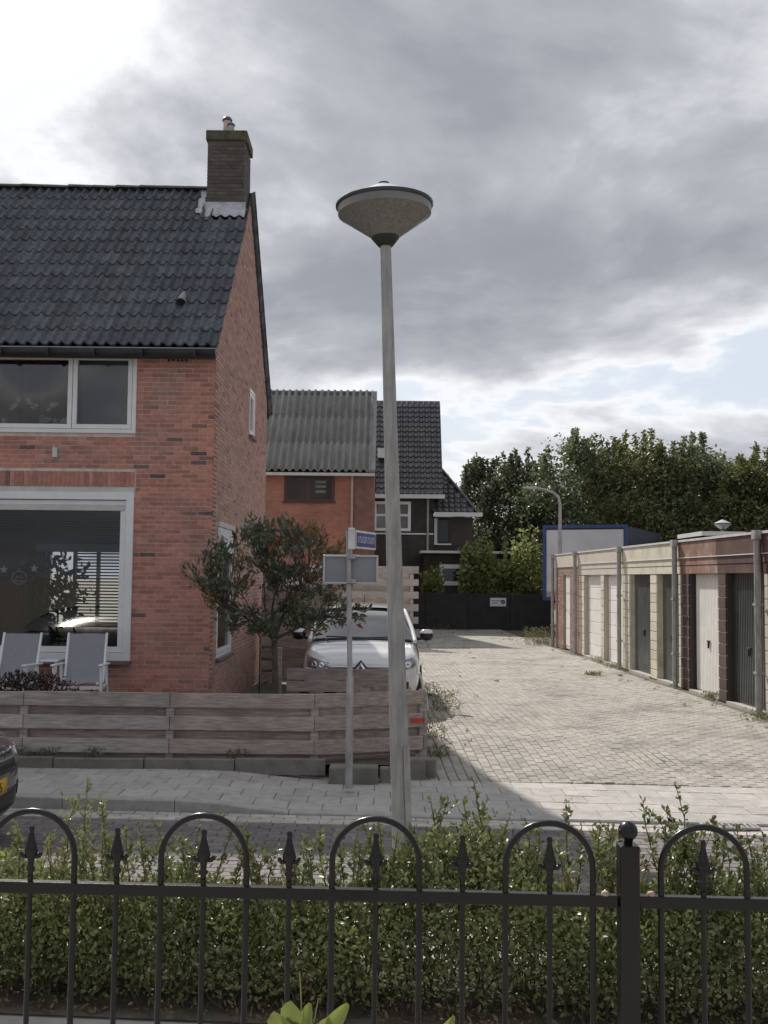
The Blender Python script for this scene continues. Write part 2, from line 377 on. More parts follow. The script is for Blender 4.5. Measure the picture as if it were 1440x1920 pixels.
# road bricks and the pale gutter rows
gut = struct('road_gutter', strip(-7, 7, 8.785, 9.075, lambda x: -.112), JOINT)
for r_ in range(3):
    x = -6.4+.1*(r_ % 2)
    while x < 5.2:
        y0 = 8.785+r_*.098
        part('gutter_brick', top_piece(MB(), quad_street(x, x+.198, y0, y0+.093), lambda X, Y: -.098-.004*(1 if abs(y0-8.883) < .01 else 0), .004), GUT, gut); x += .203
rb = MB(); cnt = 0
for r_ in range(22):
    y0 = 8.68-r_*.098; x = -8+.1*(r_ % 2)
    while x < 7:
        c = quad_street(x, x+.198, y0, y0+.093)
        if cnt < 295 and -2.9 < x < 3.6: part('road_brick', top_piece(MB(), c, lambda X, Y: -.1, .005), ROADB, road); cnt += 1
        else: top_piece(rb, c, lambda X, Y: -.1, .005)
        x += .203
part('road_bricks', rb, ROADB, road, 'stuff')
# driveway in running bond along the garages
GA = (-.034, 1.0)
drive = struct('driveway', MB(), JOINT)
dm = MB(); vs = []; fs = []
yy = [9.2, 10.0, 10.6, 11, 11.5, 12, 12.5, 13.2, 20, 46]
for y in yy: vs += [(-2.2, y, zd(y)-.016), (9.5, y, zd(y)-.016)]
for i in range(len(yy)-1): fs.append((2*i, 2*i+1, 2*i+3, 2*i+2))
# (the sheet starts behind the slabs: clip its first row to the slab edge)
vs[0] = (-2.2, ys(-2.2, 10.70), -.106); vs[1] = (9.5, ys(9.5, 10.70), -.106); vs[2] = (-2.2, 10.95, zd(10.95)-.016); vs[3] = (9.5, 10.4, zd(10.4)-.016)
dm.add(vs, fs); drive.data = dm.mesh('driveway'); drive.data.materials.append(JOINT)
pav = MB(); cnt = 0; cand = []
for i in range(-24, 72):
    u = i*.1035; y = 9.6+(.1045 if i % 2 else 0)+0+random.uniform(-.006, .006)
    while y < 40.25:
        xs_ = u+GA[0]*(y-10)
        ok = y+.199 > ys(xs_, 10.75)+.04 and xs_ > (-.9 if y > 20 else (.30 if y < 13 else .0)) and xs_ < 5.55-.034*(y-10)
        if ok: cand.append((xs_, y))
        y += .209
cand.sort(key=lambda c: c[1]-(.0 if .45 < c[0] < 3.9 else -30))
for k, (x, y) in enumerate(cand):
    x2 = x+GA[0]*.2
    y0c = max(y, ys(x, 10.75)); c = [(x, y0c), (x+.0955, y0c), (x2+.0955, y+.199), (x2, y+.199)]
    wav = lambda X, Y: zd(Y)+.008*math.sin(X*2.1+Y*.9)+.006*math.sin(Y*1.7-X)
    if k < 295: part('paver', top_piece(MB(), c, wav, .006), PAVER, drive)
    else: top_piece(pav, c, wav, .006)
part('pavers', pav, PAVER, drive, 'stuff')
struct('front_garden', MB().box(-9.5, -2.0, 11.08, 14.0, -.15, .22), SOIL)
struct('garden_bed', MB().add([(-1.99, 10.86, .03), (.35, 10.86, .03), (.42, 14.2, .03), (-1.99, 14.2, .03)], [(0, 1, 2, 3)]), SOIL)
struct('parking_bay', MB().add([(-2.3, 14.21, .012), (.0, 14.21, .012), (-.1, 21, .012), (-2.3, 21, .012)], [(0, 1, 2, 3)]), JOINT)
struct('hedge_bed', strip(-7, 7, 4.62, 5.40, lambda x: .012), SOIL)
struct('garden_path', MB().add([(-7, -3, 0), (7, -3, 0), (7, 4.16, 0), (-7, 5.14, 0)], [(0, 1, 2, 3)]), SLAB)
# edging stones under the plank fence
ed = thing('border_edging', 'low dark concrete edging below the weathered plank fence', 'edging', (-3, 10.7, 0))
for i in range(7): part('edging_stone', MB().box(-7+i*.92, -7+i*.92+.91, 10.66, 10.74, -.05, .105+random.uniform(-.008, .008)), M('dark_concrete', (.20, .185, .165), .9, .25, 6, bump=.4, dirt=(.08, .09, .06), dscale=3), ed, bevel=.008)
for (a, b, y, h, t) in ((-.52, -.02, 10.44, .13, .2), (-.02, .10, 10.52, .11, .12), (.08, .46, 10.70, .17, .16), (.40, .58, 10.86, .14, .14)):
    part('edging_stone', MB().box(a, b-.012, y, y+t, -.12, h-.05), MATS['dark_concrete'], ed, bevel=.02)

# ------------------------------------------------------------------ the brick house
HY = 14.0; XS = aty(397, 1000, HY).x      # front plane and gable plane
RY, RZ = 17.2, 8.44; EY0, EZ0 = 13.82, 5.06; BYW = 20.2
house = thing('brick_house', 'red brick house with dark tiled roof and chimney beside the driveway', 'house', (XS-3, HY+3, 0))
XL = -14.0  # left end lengthened out of view so the house's shadow covers the sidewalk
fr = FRONT(HY)
def rect(l, t, r_, b, Y=HY):
    a = XZ(l, t, Y); c = XZ(r_, b, Y); return a[0], c[0], c[1], a[1]
u_r, u_t, u_b = XZ(258, 660, HY)[0], XZ(200, 659, HY)[1], XZ(200, 812, HY)[1]
l_r, l_t, l_b = XZ(252, 925, HY)[0], XZ(200, 924, HY)[1], XZ(200, 1238, HY)[1]
holes = [(-6.9, u_r, u_b, u_t), (-6.9, l_r, l_b, l_t)]
eave = EZ0-.02
fw = MB(); wall_grid(fw, XL, XS, 0, eave, holes, fr, .28); front_wall = part('front_wall', fw, MORTAR, house)
bl = layout(XL, XS+.012, .02, eave-.02, holes+[(-6.9, l_r+.02, l_t, l_t+.30)], ok=None)
vz = [XZ(x, 665, HY)[0] for x in (317, 325, 334, 342, 350)]
def vis_b(b): return b[1] > -5.25 and b[2] > .95 and random.random() < .85
lay_bricks(sorted(bl, key=lambda b: -b[1]), fr, BRICK, front_wall, visible=vis_b)
# soldier course over the lower window
sx = l_r; sz0 = l_t+.085
while sx > -5.4:
    m = fr @ Matrix.Translation((sx-.026, 0, sz0+.10)); inst('soldier_brick', ('sold',), lambda: boxmesh(.0515, .024, .205), BRICK, m, front_wall); sx -= .0625
fbox(lm := MB(), fr, -6.9, l_r+.01, .0, .022, l_t+.004, l_t+.075); part('lintel', lm, PVCG, front_wall)
for x in vz: part('vent_slot', fbox(MB(), fr, x-.014, x+.014, .0, .0172, XZ(330, 678, HY)[1], XZ(330, 662, HY)[1]), RUBBER, front_wall)
# the gable wall
sd_ = SIDE(XS, HY)
def roofz(Y): return RZ-.06-abs(Y-RY)*(RZ-EZ0)/(RY-EY0)
w1 = [atx(408, 990, XS), atx(436, 1225, XS)]; w2 = [atx(467, 724, XS), atx(475.5, 820, XS)]
lo_u0, lo_u1 = atx(408.5, 1000, XS).y-HY, atx(436, 1000, XS).y-HY
lo_t = atx(409, 988, XS).z; lo_b = atx(409, 1232, XS).z
up_u0, up_u1 = atx(467, 770, XS).y-HY, atx(476, 770, XS).y-HY
up_t = atx(467, 727, XS).z; up_b = atx(467, 815, XS).z
sholes = [(lo_u0, lo_u1, lo_b, lo_t), (up_u0, up_u1, up_b, up_t)]
gw = MB(); wall_grid(gw, .005, BYW-HY, 0, eave, sholes, sd_, .28)
gw.prism([Vector((XS-.28, HY+.005, eave)), Vector((XS-.28, BYW, eave)), Vector((XS-.28, BYW, roofz(BYW)-.02)), Vector((XS-.28, RY, RZ-.09)), Vector((XS-.28, HY+.005, roofz(HY)-.02))], Vector((.28, 0, 0)))
gable = part('gable_wall', gw, MORTAR, house)
sb = layout(0.014, BYW-HY, .02, 8.4, sholes, ok=lambda u, v: v < roofz(HY+u)-.05)
lay_bricks(sb, sd_, BRICKS, gable)
part('rear_wall', wall_grid(rw := MB(), XL, XS-.28, 0, roofz(BYW)-.03, [(-6.5, -5.0, .95, 2.5)], FRONT(BYW), .25) or rw, MORTAR, house)
part('party_wall', MB().box(XL, XL+.2, HY+.29, BYW-.3, 0, 5), MORTAR, house)
# interior: through-room
inn = part('room_floor', MB().box(XL+.21, XS-.29, HY+.29, BYW+.0, .05, .25), ROOMFLOOR, house)
part('ceiling', MB().box(XL+.21, XS-.29, HY+.29, BYW-.01, 2.86, 2.96), M('ceiling', (.55, .53, .5), .9), house)
part('room_partition', MB().box(XL+.21, XS-.29, HY+1.9, HY+2.0, 2.97, 5.0), DARKROOM, house)
part('room_lining', MB().box(XS-.31, XS-.29, HY+.29, lo_u0+HY-.05, .26, 2.85).box(XS-.31, XS-.29, lo_u1+HY+.05, BYW-.02, .26, 2.85), DARKROOM, house)
part('room_divider', MB().box(-8.5, -5.62, HY+3.2, HY+3.3, .26, 2.85).box(-5.619, -2.65, HY+3.2, HY+3.3, 2.35, 2.85), M('room_brown', (.10, .065, .055), .8, .15, 3), house)
# windows
def window(name, fr, u0, u1, v0, v1, mull=(), parent=None, wd=.075, outer=.05, sill=True, rec=.03):
    o = MB(); frame_rect(o, fr, u0-.004, u1+.004, v0-.004, v1+.004, outer, -.09, rec); wn = part(name, o, PVC, parent, bevel=.004)
    s = MB(); us = [u0+outer]+[m for m in mull]+[u1-outer]
    for i in range(len(us)-1):
        a, b = us[i], us[i+1]
        f = MB(); frame_rect(f, fr, a+.004, b-.004, v0+outer+.004, v1-outer-.004, wd, -.08, .008); part('frame', f, PVC, wn, bevel=.004)
        part('pane', MB().add([fr @ Vector(q) for q in ((a+wd, -.03, v0+outer+wd), (b-wd, -.03, v0+outer+wd), (b-wd, -.03, v1-outer-wd), (a+wd, -.03, v1-outer-wd))], [(0, 1, 2, 3)]), GLASS, wn)
    if sill: part('sill', fbox(MB(), fr, u0-.03, u1+.02, rec+.001, rec+.05, v0-.055, v0-.006), M('sill_stone', (.16, .145, .14), .7, .15, 8), wn, bevel=.005)
    return wn
um = XZ(136, 735, HY)[0]
uw = window('window', fr, -6.9, u_r, u_b, u_t, (um,), house, wd=.06, outer=.055, sill=False)
lw = window('window', fr, -6.9, l_r, l_b, l_t, (), house, wd=.075, outer=.10, rec=.045)
# upstairs: grey roller screen behind the right pane, brown curtain behind the left one
part('roller_blind', fbox(MB(), fr, um+.03, u_r-.06, -.16, -.15, u_b+.06, u_t-.05), M('blind_grey', (.20, .205, .22), .8, .05, 3), uw)
cm = MB(); n = 70; vs = []; fs = []
for i in range(n+1):
    u = -6.9+(um-.05+6.9)*i/n; d = -.42-.03*math.sin(i*1.3)-.01*math.sin(i*3.1); vs += [fr @ Vector((u, d, u_b)), fr @ Vector((u, d, u_t))]
for i in range(n): fs.append((2*i, 2*i+2, 2*i+3, 2*i+1))
part('curtain', cm.add(vs, fs), M('curtain_brown', (.14, .085, .07), .9, .1, 3), uw)
part('window_board', fbox(MB(), fr, -6.85, um-.06, -.38, -.1, u_b-.02, u_b+.062), WHITE, uw)
# downstairs: blind cassette and dark slats above
part('blind_cassette', fbox(MB(), fr, -6.7, l_r-.12, -.022, .018, l_t-.245, l_t-.16), PVCG, lw, bevel=.006)
DARKB = M('blind_dark', (.055, .065, .068), .5, .1, 4)
for i in range(12):
    z = l_t-.26-i*.036; part('blind_slat', fbox(MB(), fr, -6.6, l_r-.2, -.15-.012, -.12-.012, z-.003+(0), z+.006), DARKB, lw)
part('blind_rail', fbox(MB(), fr, -4.72, l_r-.2, -.17, -.13, l_t-.80, l_t-.69), DARKB, lw)
# lower rear window with its white frame, lit from behind
rfm = MB(); rf = FRONT(BYW-.1); frame_rect(rfm, rf, -6.5, -5.0, .95, 2.5, .08, -.05, .02)
for u in (-5.95, -5.5): fbox(rfm, rf, u-.035, u+.035, -.05, .02, 1.03, 2.42)
rwin = part('rear_window', rfm, PVC, house)
for i in range(25): part('blind_slat', fbox(MB(), rf, -5.9, -5.06, .05, .09, .97+i*.06, .998+i*.06), DARKB, rwin)
# decorations on the glass: stars and a wreath, hanging just inside the pane
STK = M('paper_white', (.75, .75, .74), .8, .03)
def star(px, py, r_, lb):
    x, z = XZ(px, py, HY+.1); p = [Vector((x+(r_ if k % 2 == 0 else r_*.42)*math.sin(k*math.pi/5), HY+.1, z+(r_ if k % 2 == 0 else r_*.42)*math.cos(k*math.pi/5))) for k in range(10)]
    s = part('paper_star', MB().prism(p, Vector((0, .004, 0))), STK); tag(s, lb, 'star', 'window stars')
star(7, 1068, .06, 'white star in the front window above the dark cupboard'); star(64, 1066, .062, 'white star in the front window above the feathery grass pot')
x, z = XZ(36, 1083, HY+.1)
wr = MB(); wr.tube([(x+.098*math.cos(a*math.pi/10), HY+.1, z+.088*math.sin(a*math.pi/10)) for a in range(21)], .006, 5)
wr.tube([(x-.05, HY+.1, z-.02), (x-.02, HY+.1, z+.03), (x, HY+.1, z-.01), (x+.02, HY+.1, z+.03), (x+.05, HY+.1, z-.02)], .006, 5); wr.tube([(x-.06, HY+.1, z-.045), (x+.06, HY+.1, z-.045)], .007, 5); wr.tube([(x, HY+.1, z+.09), (x, HY+.1, z+.125)], .005, 5)
tag(part('window_ornament', wr, STK), 'white ring ornament hanging between the stars in the front window', 'ornament')
# side windows
window('side_window', sd_, lo_u0, lo_u1, lo_b, lo_t, (), house, wd=.055, outer=.045, rec=.01)
part('shutter_box', fbox(MB(), sd_, lo_u0+.05, lo_u1-.05, .009, .03, lo_t-.36, lo_t-.05), PVC, house)
window('side_window', sd_, up_u0, up_u1, up_b, up_t, (), house, wd=.05, outer=.045, rec=.02)
part('side_lintel', fbox(MB(), sd_, lo_u0-.05, lo_u1+.05, 0, .03, lo_t+.01, lo_t+.08), PVCG, house)
# wall lamp bracket
x, z = XZ(105, 848, HY); part('wall_light', fbox(MB(), fr, x-.035, x+.03, 0, .06, z-.075, z+.06).tube([fr @ Vector((x-.02, .04, z+.06)), fr @ Vector((x-.02, .05, z+.11))], .012, 6), PVCG, house, bevel=.006)
# roof
slope = math.atan2(RZ-EZ0, RY-EY0); SL = math.hypot(RZ-EZ0, RY-EY0)
def pantile(wd=.30, ln=.41, waves=2, amp=.029, seg=16, lip=.024):
    mb = MB(); vs = []; fs = []
    prof = []
    for i in range(seg+1):
        t = i/seg*waves; k = t % 1.0
        prof.append(amp*(math.cos(2*math.pi*k)+.25*math.cos(4*math.pi*k)))
    for i in range(seg+1):
        x = wd*i/seg; z = prof[i]
        vs += [(x, 0, z-.006), (x, 0, z+lip), (x, ln*.5, z+lip*.62), (x, ln, z+.003)]
    for i in range(seg):
        for j in range(3): fs.append((4*i+j, 4*i+4+j, 4*i+5+j, 4*i+1+j))
    fs += [(0, 1, 2, 3), tuple(4*seg+q for q in (3, 2, 1, 0))]
    mb.add(vs, fs); me = mb.mesh('tile')
    return me
roofbase = MB().prism([Vector((XL, EY0, EZ0-.06)), Vector((XL, RY, RZ-.06)), Vector((XL, BYW+.25, roofz(BYW+.25))), Vector((XL, BYW+.25, roofz(BYW+.25)-.06)), Vector((XL, RY, RZ-.16)), Vector((XL, EY0, EZ0-.16))], Vector((XS+.02-XL, 0, 0)))
roof = part('roof', roofbase, M('roof_underlay', (.03, .03, .03), .9), house)
RF = Matrix.Translation((0, EY0-.06, EZ0-.05)) @ Matrix.Rotation(slope, 4, 'X')
NR = 13; RP = (SL+.05)/NR; ncol = 20; x_end = XS+.085
CH = (XZ(389, 300, 16.6)[0], XZ(459, 300, 16.6)[0], 16.6, 17.3)   # chimney plan
for r_ in range(NR):
    for c in range(ncol):
        x = x_end-.30*(c+1); yc = EY0+(r_+.6)*RP*math.cos(slope)
        if x+.15 > CH[0] and x+.15 < CH[1]+.3 and yc > CH[2]+.0: continue
        m = RF @ Matrix.Translation((x, r_*RP, .03+random.uniform(-.002, .003))) @ Matrix.Rotation(random.gauss(0, .006), 4, 'Z')
        inst('roof_tile', ('pan', RP), lambda: pantile(.306, RP+.045), TILE, m, roof)
RR = Matrix.Translation((0, BYW+.26, roofz(BYW+.25)+.0)) @ Matrix.Rotation(math.pi, 4, 'Z') @ Matrix.Rotation(slope, 4, 'X')
SLr = (BYW+.25-RY)/math.cos(slope); bmj = MB(); pt = pantile(.306, SLr/12+.045)
for r_ in range(12):
    for c in range(20):
        x = x_end-.30*c
        m = RR @ Matrix.Translation((-x, r_*SLr/12, .03)); o = len(bmj.v)
        bmj.add([m @ v.co for v in pt.vertices], [tuple(p.vertices) for p in pt.polygons])
part('rear_tiles', bmj, TILE, roof, 'stuff')
for i in range(17):
    x = CH[0]-.42-.40*i
    def rt():
        mb = MB(); n = 8; vs = []; fs = []
        for (xx, k) in ((0, 1.0), (.05, 1.05), (.44, .93)):
            for j in range(n+1):
                a = math.pi*(.12+.76*j/n); vs.append((xx, .15*k*math.cos(a), .13*k*math.sin(a)))
        for i_ in range(2):
            for j in range(n): fs.append((i_*(n+1)+j, i_*(n+1)+j+1, (i_+1)*(n+1)+j+1, (i_+1)*(n+1)+j))
        fs.append(tuple(range(n+1))); mb.add(vs, fs, True); return mb.mesh('ridge')
    inst('ridge_tile', ('ridge',), rt, RIDGE, Matrix.Translation((x, RY, RZ-.04+random.uniform(-.006, .006))) @ Matrix.Rotation(random.gauss(-.015, .008), 4, 'Y'), roof)
# vent pipe tile
p = RF.inverted() @ Vector((0, 0, 0)); vx = XZ(346, 578, 14.7)[0]; vm_ = Matrix(RF) @ Matrix.Translation((vx, 1.02, .06))
hood = MB(); n = 10; vs = []; fs = []
for (y, k) in ((0, 1), (.16, .75), (.30, .35)):
    for j in range(n+1):
        a = math.pi*j/n; vs.append(vm_ @ Vector((.075*k*math.cos(a), y, .10*k*math.sin(a))))
for i in range(2):
    for j in range(n): fs.append((i*(n+1)+j, i*(n+1)+j+1, (i+1)*(n+1)+j+1, (i+1)*(n+1)+j))
part('roof_vent', hood.add(vs, fs, True), M('vent_grey', (.26, .25, .26), .6), roof)
# gutter with brackets
gy, gz = EY0-.12, EZ0-.10; g = MB(); vs = []; fs = []; n = 8; xg0, xg1 = XL, XS+.06
for j in range(n+1):
    a = math.pi+math.pi*j/n; vs += [(xg0, gy+.075*math.cos(a), gz+.085*math.sin(a)), (xg1, gy+.075*math.cos(a), gz+.085*math.sin(a))]
for j in range(n): fs.append((2*j, 2*j+1, 2*j+3, 2*j+2))
fs.append(tuple(2*j+1 for j in range(n+1))); g.add(vs, fs, True)
gutter = part('gutter', g, ZINC, house)
part('gutter_lip', MB().tube([(xg0, gy-.075, gz+.004), (xg1, gy-.075, gz+.004)], .011, 6), M('zinc_light', (.22, .23, .25), .4, .1, metal=.4), gutter)
for px in (5, 92, 178, 268, 367):
    x = XZ(px, 645, gy)[0]; part('gutter_bracket', MB().tube([(x, gy+.088*math.cos(math.pi+math.pi*j/10), gz+.098*math.sin(math.pi+math.pi*j/10)) for j in range(11)], .013, 6), ZINC, gutter)
part('fascia', MB().box(XL, XS+.01, HY-.045, HY-.02, eave-.15, eave-.01), M('fascia_dark', (.10, .085, .08), .7), house)
# chimney
cx0, cx1, cy0, cy1 = CH; cz0 = 7.3; cz1 = XZ(420, 245, cy0)[1]
ch = part('chimney', MB().box(cx0+.008, cx1-.008, cy0+.008, cy1-.008, cz0, cz1-.16), MORTARC, house)
lay_bricks(layout(cx0, cx1, 7.85, cz1-.16, []), FRONT(cy0+.008), BRICKC, ch, visible=lambda b: True)
lay_bricks(layout(0, cy1-cy0, 7.85, cz1-.16, []), SIDE(cx1-.008, cy0), BRICKC, ch, visible=lambda b: True)
lay_bricks(layout(-cx1, -cx0, 7.85, cz1-.16, []), Matrix(((-1, 0, 0, 0), (0, 1, 0, cy1-.008), (0, 0, 1, 0), (0, 0, 0, 1))), BRICKC, ch)
part('chimney_cap', MB().box(cx0-.03, cx1+.035, cy0-.03, cy1+.035, cz1-.165, cz1), M('chimney_cap', (.085, .078, .055), .95, .35, 9, bump=.6, bscale=40, dirt=(.12, .13, .045), dscale=5), ch, bevel=.012)
fl = MB()
for (px, h, r_) in ((426, .36, .075), (435, .21, .06)):
    x = XZ(px, 240, cy0+.3)[0]; y = cy0+(.3 if h > .3 else .2)
    f_ = MB().lathe([(r_*.95, 0), (r_*.95, h*.45)], (x, y, cz1), 14); fo = part('flue', f_, M('flue_steel', (.35, .34, .33), .35, .15, metal=.7), ch)
    part('flue_louvre', MB().lathe([(r_*.9, h*.45), (r_*.9, h*.8)], (x, y, cz1+.002), 14), M('flue_copper', (.62, .42, .30), .4, .1, metal=.3) if h > .3 else MATS['flue_steel'], fo)
    part('flue_cap', MB().lathe([(r_*.2, h), (r_*.8, h*.97), (r_*1.12, h*.86), (r_*1.12, h*.80)][::-1], (x, y, cz1+.004), 14), ZINC, fo)
# lead flashing
fz = lambda Y: RZ-.0-abs(Y-RY)*math.tan(slope)
ff = MB(); vs = []; fs = []; n = 24
for i in range(n+1):
    x = cx0-.03+(cx1-cx0+.06)*i/n; wv = .018*math.cos(2*math.pi*(x_end-x)/.15)
    vs += [(x, cy0-.012, fz(cy0)+.20), (x, cy0-.02, fz(cy0)+.06+wv*.4), (x, cy0-.16, fz(cy0-.16)+.075+wv)]
for i in range(n):
    for j in range(2): fs.append((3*i+j, 3*i+3+j, 3*i+4+j, 3*i+1+j))
part('lead_flashing', ff.add(vs, fs, True), LEAD, ch)
ff = MB(); vs = []; fs = []
for i in range(9):
    y = cy0-.1+(RY-cy0+.1)*i/8; wv = .02*math.sin(i*2.2)
    vs += [(cx0-.005, y, fz(y)+.2), (cx0-.02, y, fz(y)+.07), (cx0-.17, y, fz(y)+.085+wv)]
for i in range(8):
    for j in range(2): fs.append((3*i+j, 3*i+1+j, 3*i+4+j, 3*i+3+j))
part('lead_flashing', ff.add(vs, fs, True), LEAD, ch)
# ------------------------------------------------------------------ far houses
OBR = M('orange_brick', (.36, .125, .075), .85, .10, 20, bump=.2)
def course_mat(name, c1, c2, bw=.22, rh=.065, mort=.012):
    if name in MATS: return MATS[name]
    m = bpy.data.materials.new(name); m.use_nodes = True; t = m.node_tree; p = t.nodes['Principled BSDF']; p.inputs['Roughness'].default_value = .88
    g = t.nodes.new('ShaderNodeNewGeometry'); s = t.nodes.new('ShaderNodeSeparateXYZ'); t.links.new(g.outputs['Position'], s.inputs[0])
    c = t.nodes.new('ShaderNodeCombineXYZ'); t.links.new(math_n(t, 'ADD', s.outputs[0], s.outputs[1]), c.inputs[0]); t.links.new(s.outputs[2], c.inputs[1])
    b = t.nodes.new('ShaderNodeTexBrick'); t.links.new(c.outputs[0], b.inputs[0]); b.inputs['Scale'].default_value = 1
    b.inputs['Brick Width'].default_value = bw; b.inputs['Row Height'].default_value = rh; b.inputs['Mortar Size'].default_value = mort*.5
    b.inputs['Color1'].default_value = (*c1, 1); b.inputs['Color2'].default_value = tuple(x*.78 for x in c1)+(1,); b.inputs['Mortar'].default_value = (*c2, 1)
    nz = smooth(t, noise(t, g.outputs['Position'], 1.3, 5, .6), .3, .7, .82, 1.15)
    v = t.nodes.new('ShaderNodeVectorMath'); v.operation = 'SCALE'; t.links.new(b.outputs[0], v.inputs[0]); t.links.new(nz, v.inputs['Scale'])
    t.links.new(v.outputs[0], p.inputs['Base Color'])
    bp = t.nodes.new('ShaderNodeBump'); bp.invert = True; bp.inputs['Strength'].default_value = .5; bp.inputs['Distance'].default_value = .008; t.links.new(b.outputs['Fac'], bp.inputs['Height']); t.links.new(bp.outputs[0], p.inputs['Normal'])
    MATS[name] = m; return m
OBR = course_mat('orange_brickwork', (.44, .185, .13), (.34, .20, .16))  # red brick with the lens flare's orange tint put into its colour
DBR = course_mat('dark_brickwork', (.075, .060, .056), (.05, .044, .042))
OY = 36.0
ox1 = XZ(700, 960, OY)[0]; ox0 = -7.5; oe = XZ(600, 886, OY)[1]
oh = thing('workshop_house', 'flare-tinted red brick building under a grey corrugated roof behind the car', 'house', (ox0/2, OY+3, 0))
wx0, wx1, wb, wt = rect(533, 890, 627, 941, OY)
wall_grid(ow := MB(), ox0, ox1, 0, oe-.05, [(wx0, wx1, wb, wt)], FRONT(OY), .25); ow.box(ox1-.25, ox1, OY+.001, OY+6.2, 0, oe-.05)
d_r = 3.3; orz = XZ(600, 741, OY+d_r)[1]; osl = math.atan2(orz-oe, d_r+.25); OSL = math.hypot(orz-oe, d_r+.25)
ow.prism([Vector((ox1-.25, OY, oe-.05)), Vector((ox1-.25, OY+6.6, oe-.05)), Vector((ox1-.25, OY+d_r, orz-.2))], Vector((.25, 0, 0)))
owp = part('wall', ow, OBR, oh)
part('pilaster', MB().box(XZ(664, 960, OY)[0], ox1+.01, OY-.10, OY-.002, 0, oe-.05), M('render_brown', (.21, .115, .09), .9, .2, 5), oh)
wn = part('window', (frame_rect(q := MB(), FRONT(OY), wx0+.005, wx1-.005, wb+.005, wt-.005, .09, -.06, .03), fbox(q, FRONT(OY), (wx0+wx1)/2-.05, (wx0+wx1)/2+.05, -.06, .03, wb+.1, wt-.1))[1], LWOOD, oh)
part('pane', MB().add([(wx0+.08, OY+.03, wb+.08), (wx1-.08, OY+.03, wb+.08), (wx1-.08, OY+.03, wt-.08), (wx0+.08, OY+.03, wt-.08)], [(0, 1, 2, 3)]), GLASS, wn)
part('room_back', MB().box(wx0-.2, wx1+.2, OY+1.2, OY+1.25, wb-.3, wt+.3), DARKROOM, wn)
for k, zz_ in enumerate((.32, .5, .66)): part('shelf_item', MB().box(wx0+1.08, wx0+1.45, OY+.15, OY+.3, wb+zz_, wb+zz_+.09), PVCG, wn)
part('gutter', MB().box(ox0, ox1+.05, OY-.34, OY-.2, oe-.14, oe-.03), PVCG, oh, bevel=.02)
part('downpipe', MB().tube([(XZ(660, 960, OY)[0], OY-.15, oe-.1), (XZ(660, 960, OY)[0], OY-.15, .1)], .045, 8), M('pvc_pink', (.42, .33, .31), .6), oh)
part('sill', MB().box(wx0-.05, wx1+.05, OY-.06, OY-.004, wb-.05, wb+.0), LWOOD, wn)
CORR = M('corrugated_cement', (.25, .25, .24), .9, .15, 5, stretch=(1, .2, .2), isl=.08, bump=.15, bscale=30, dirt=(.16, .165, .15), dscale=3.2, damt=.5)
orf = part('roof', MB().prism([Vector((ox0, OY-.3, oe-.03)), Vector((ox0, OY+d_r, orz-.03)), Vector((ox0, OY+2*d_r+.3, oe-.03)), Vector((ox0, OY+2*d_r+.3, oe-.1)), Vector((ox0, OY+d_r, orz-.1)), Vector((ox0, OY-.3, oe-.1))], Vector((ox1+.03-ox0, 0, 0))), RUBBER, oh)
def corr(wd, ln, pitch=.243, amp=.062):
    mb = MB(); seg = int(wd/pitch)*8; vs = []; fs = []
    for i in range(seg+1):
        x = wd*i/seg; z = amp*math.cos(2*math.pi*x/pitch); vs += [(x, 0, z-.008), (x, 0, z+.02), (x, ln, z+.002)]
    for i in range(seg):
        for j in range(2): fs.append((3*i+j, 3*i+3+j, 3*i+4+j, 3*i+1+j))
    return mb.add(vs, fs, True).mesh('sheet')
OF = Matrix.Translation((0, OY-.32, oe-.02)) @ Matrix.Rotation(osl, 4, 'X')
sh = .243*4; rl = (OSL+.08)/3
for r_ in range(3):
    for c in range(8):
        inst('corrugated_sheet', ('corr',), lambda: corr(sh, rl+.12), CORR, OF @ Matrix.Translation((ox1+.02-sh*(c+1)-.12, r_*rl, .09+random.uniform(-.006, .006))) @ Matrix.Rotation(random.gauss(0, .004), 4, 'Z'), orf)
part('verge_capping', MB().hexa([OF @ Vector(q) for q in ((ox1-.16, -.03, .02), (ox1+.06, -.03, .02), (ox1+.06, OSL+.1, .02), (ox1-.16, OSL+.1, .02), (ox1-.16, -.03, .14), (ox1+.06, -.03, .14), (ox1+.06, OSL+.1, .14), (ox1-.16, OSL+.1, .14))]), CORR, orf)
part('ridge_capping', MB().tube([(ox0, OY+d_r, orz+.02), (ox1+.05, OY+d_r, orz+.02)], .16, 8), M('ridge_cement', (.10, .11, .115), .9, .2, 4), orf)
# dark house
DY = 44.0
dh = thing('dark_house', 'black brick house with black tiled roof and white fascia boards', 'house', (1.5, DY+3, 0))
dx0, dx1 = XZ(696, 960, DY)[0]-1.5, XZ(813, 960, DY)[0]; de = XZ(760, 934, DY)[1]
ww = rect(701, 940, 770, 996, DY)
wall_grid(q := MB(), dx0, dx1, 0, de, [ww], FRONT(DY), .25); part('wall', q, DBR, dh)
wn = part('window', (frame_rect(q := MB(), FRONT(DY), *ww, .12, -.05, .05), fbox(q, FRONT(DY), ww[0], ww[1], -.04, .045, (ww[2]+ww[3])/2, (ww[2]+ww[3])/2+.09))[1], PVC, dh)
part('pane', MB().add([(ww[0], DY+.02, ww[2]), (ww[1], DY+.02, ww[2]), (ww[1], DY+.02, ww[3]), (ww[0], DY+.02, ww[3])], [(0, 1, 2, 3)]), GLASS, wn)
part('curtain', MB().box(ww[0], ww[1], DY+.8, DY+.82, ww[2]-.1, ww[3]+.1), M('curtain_rust', (.22, .10, .07), .9), wn)
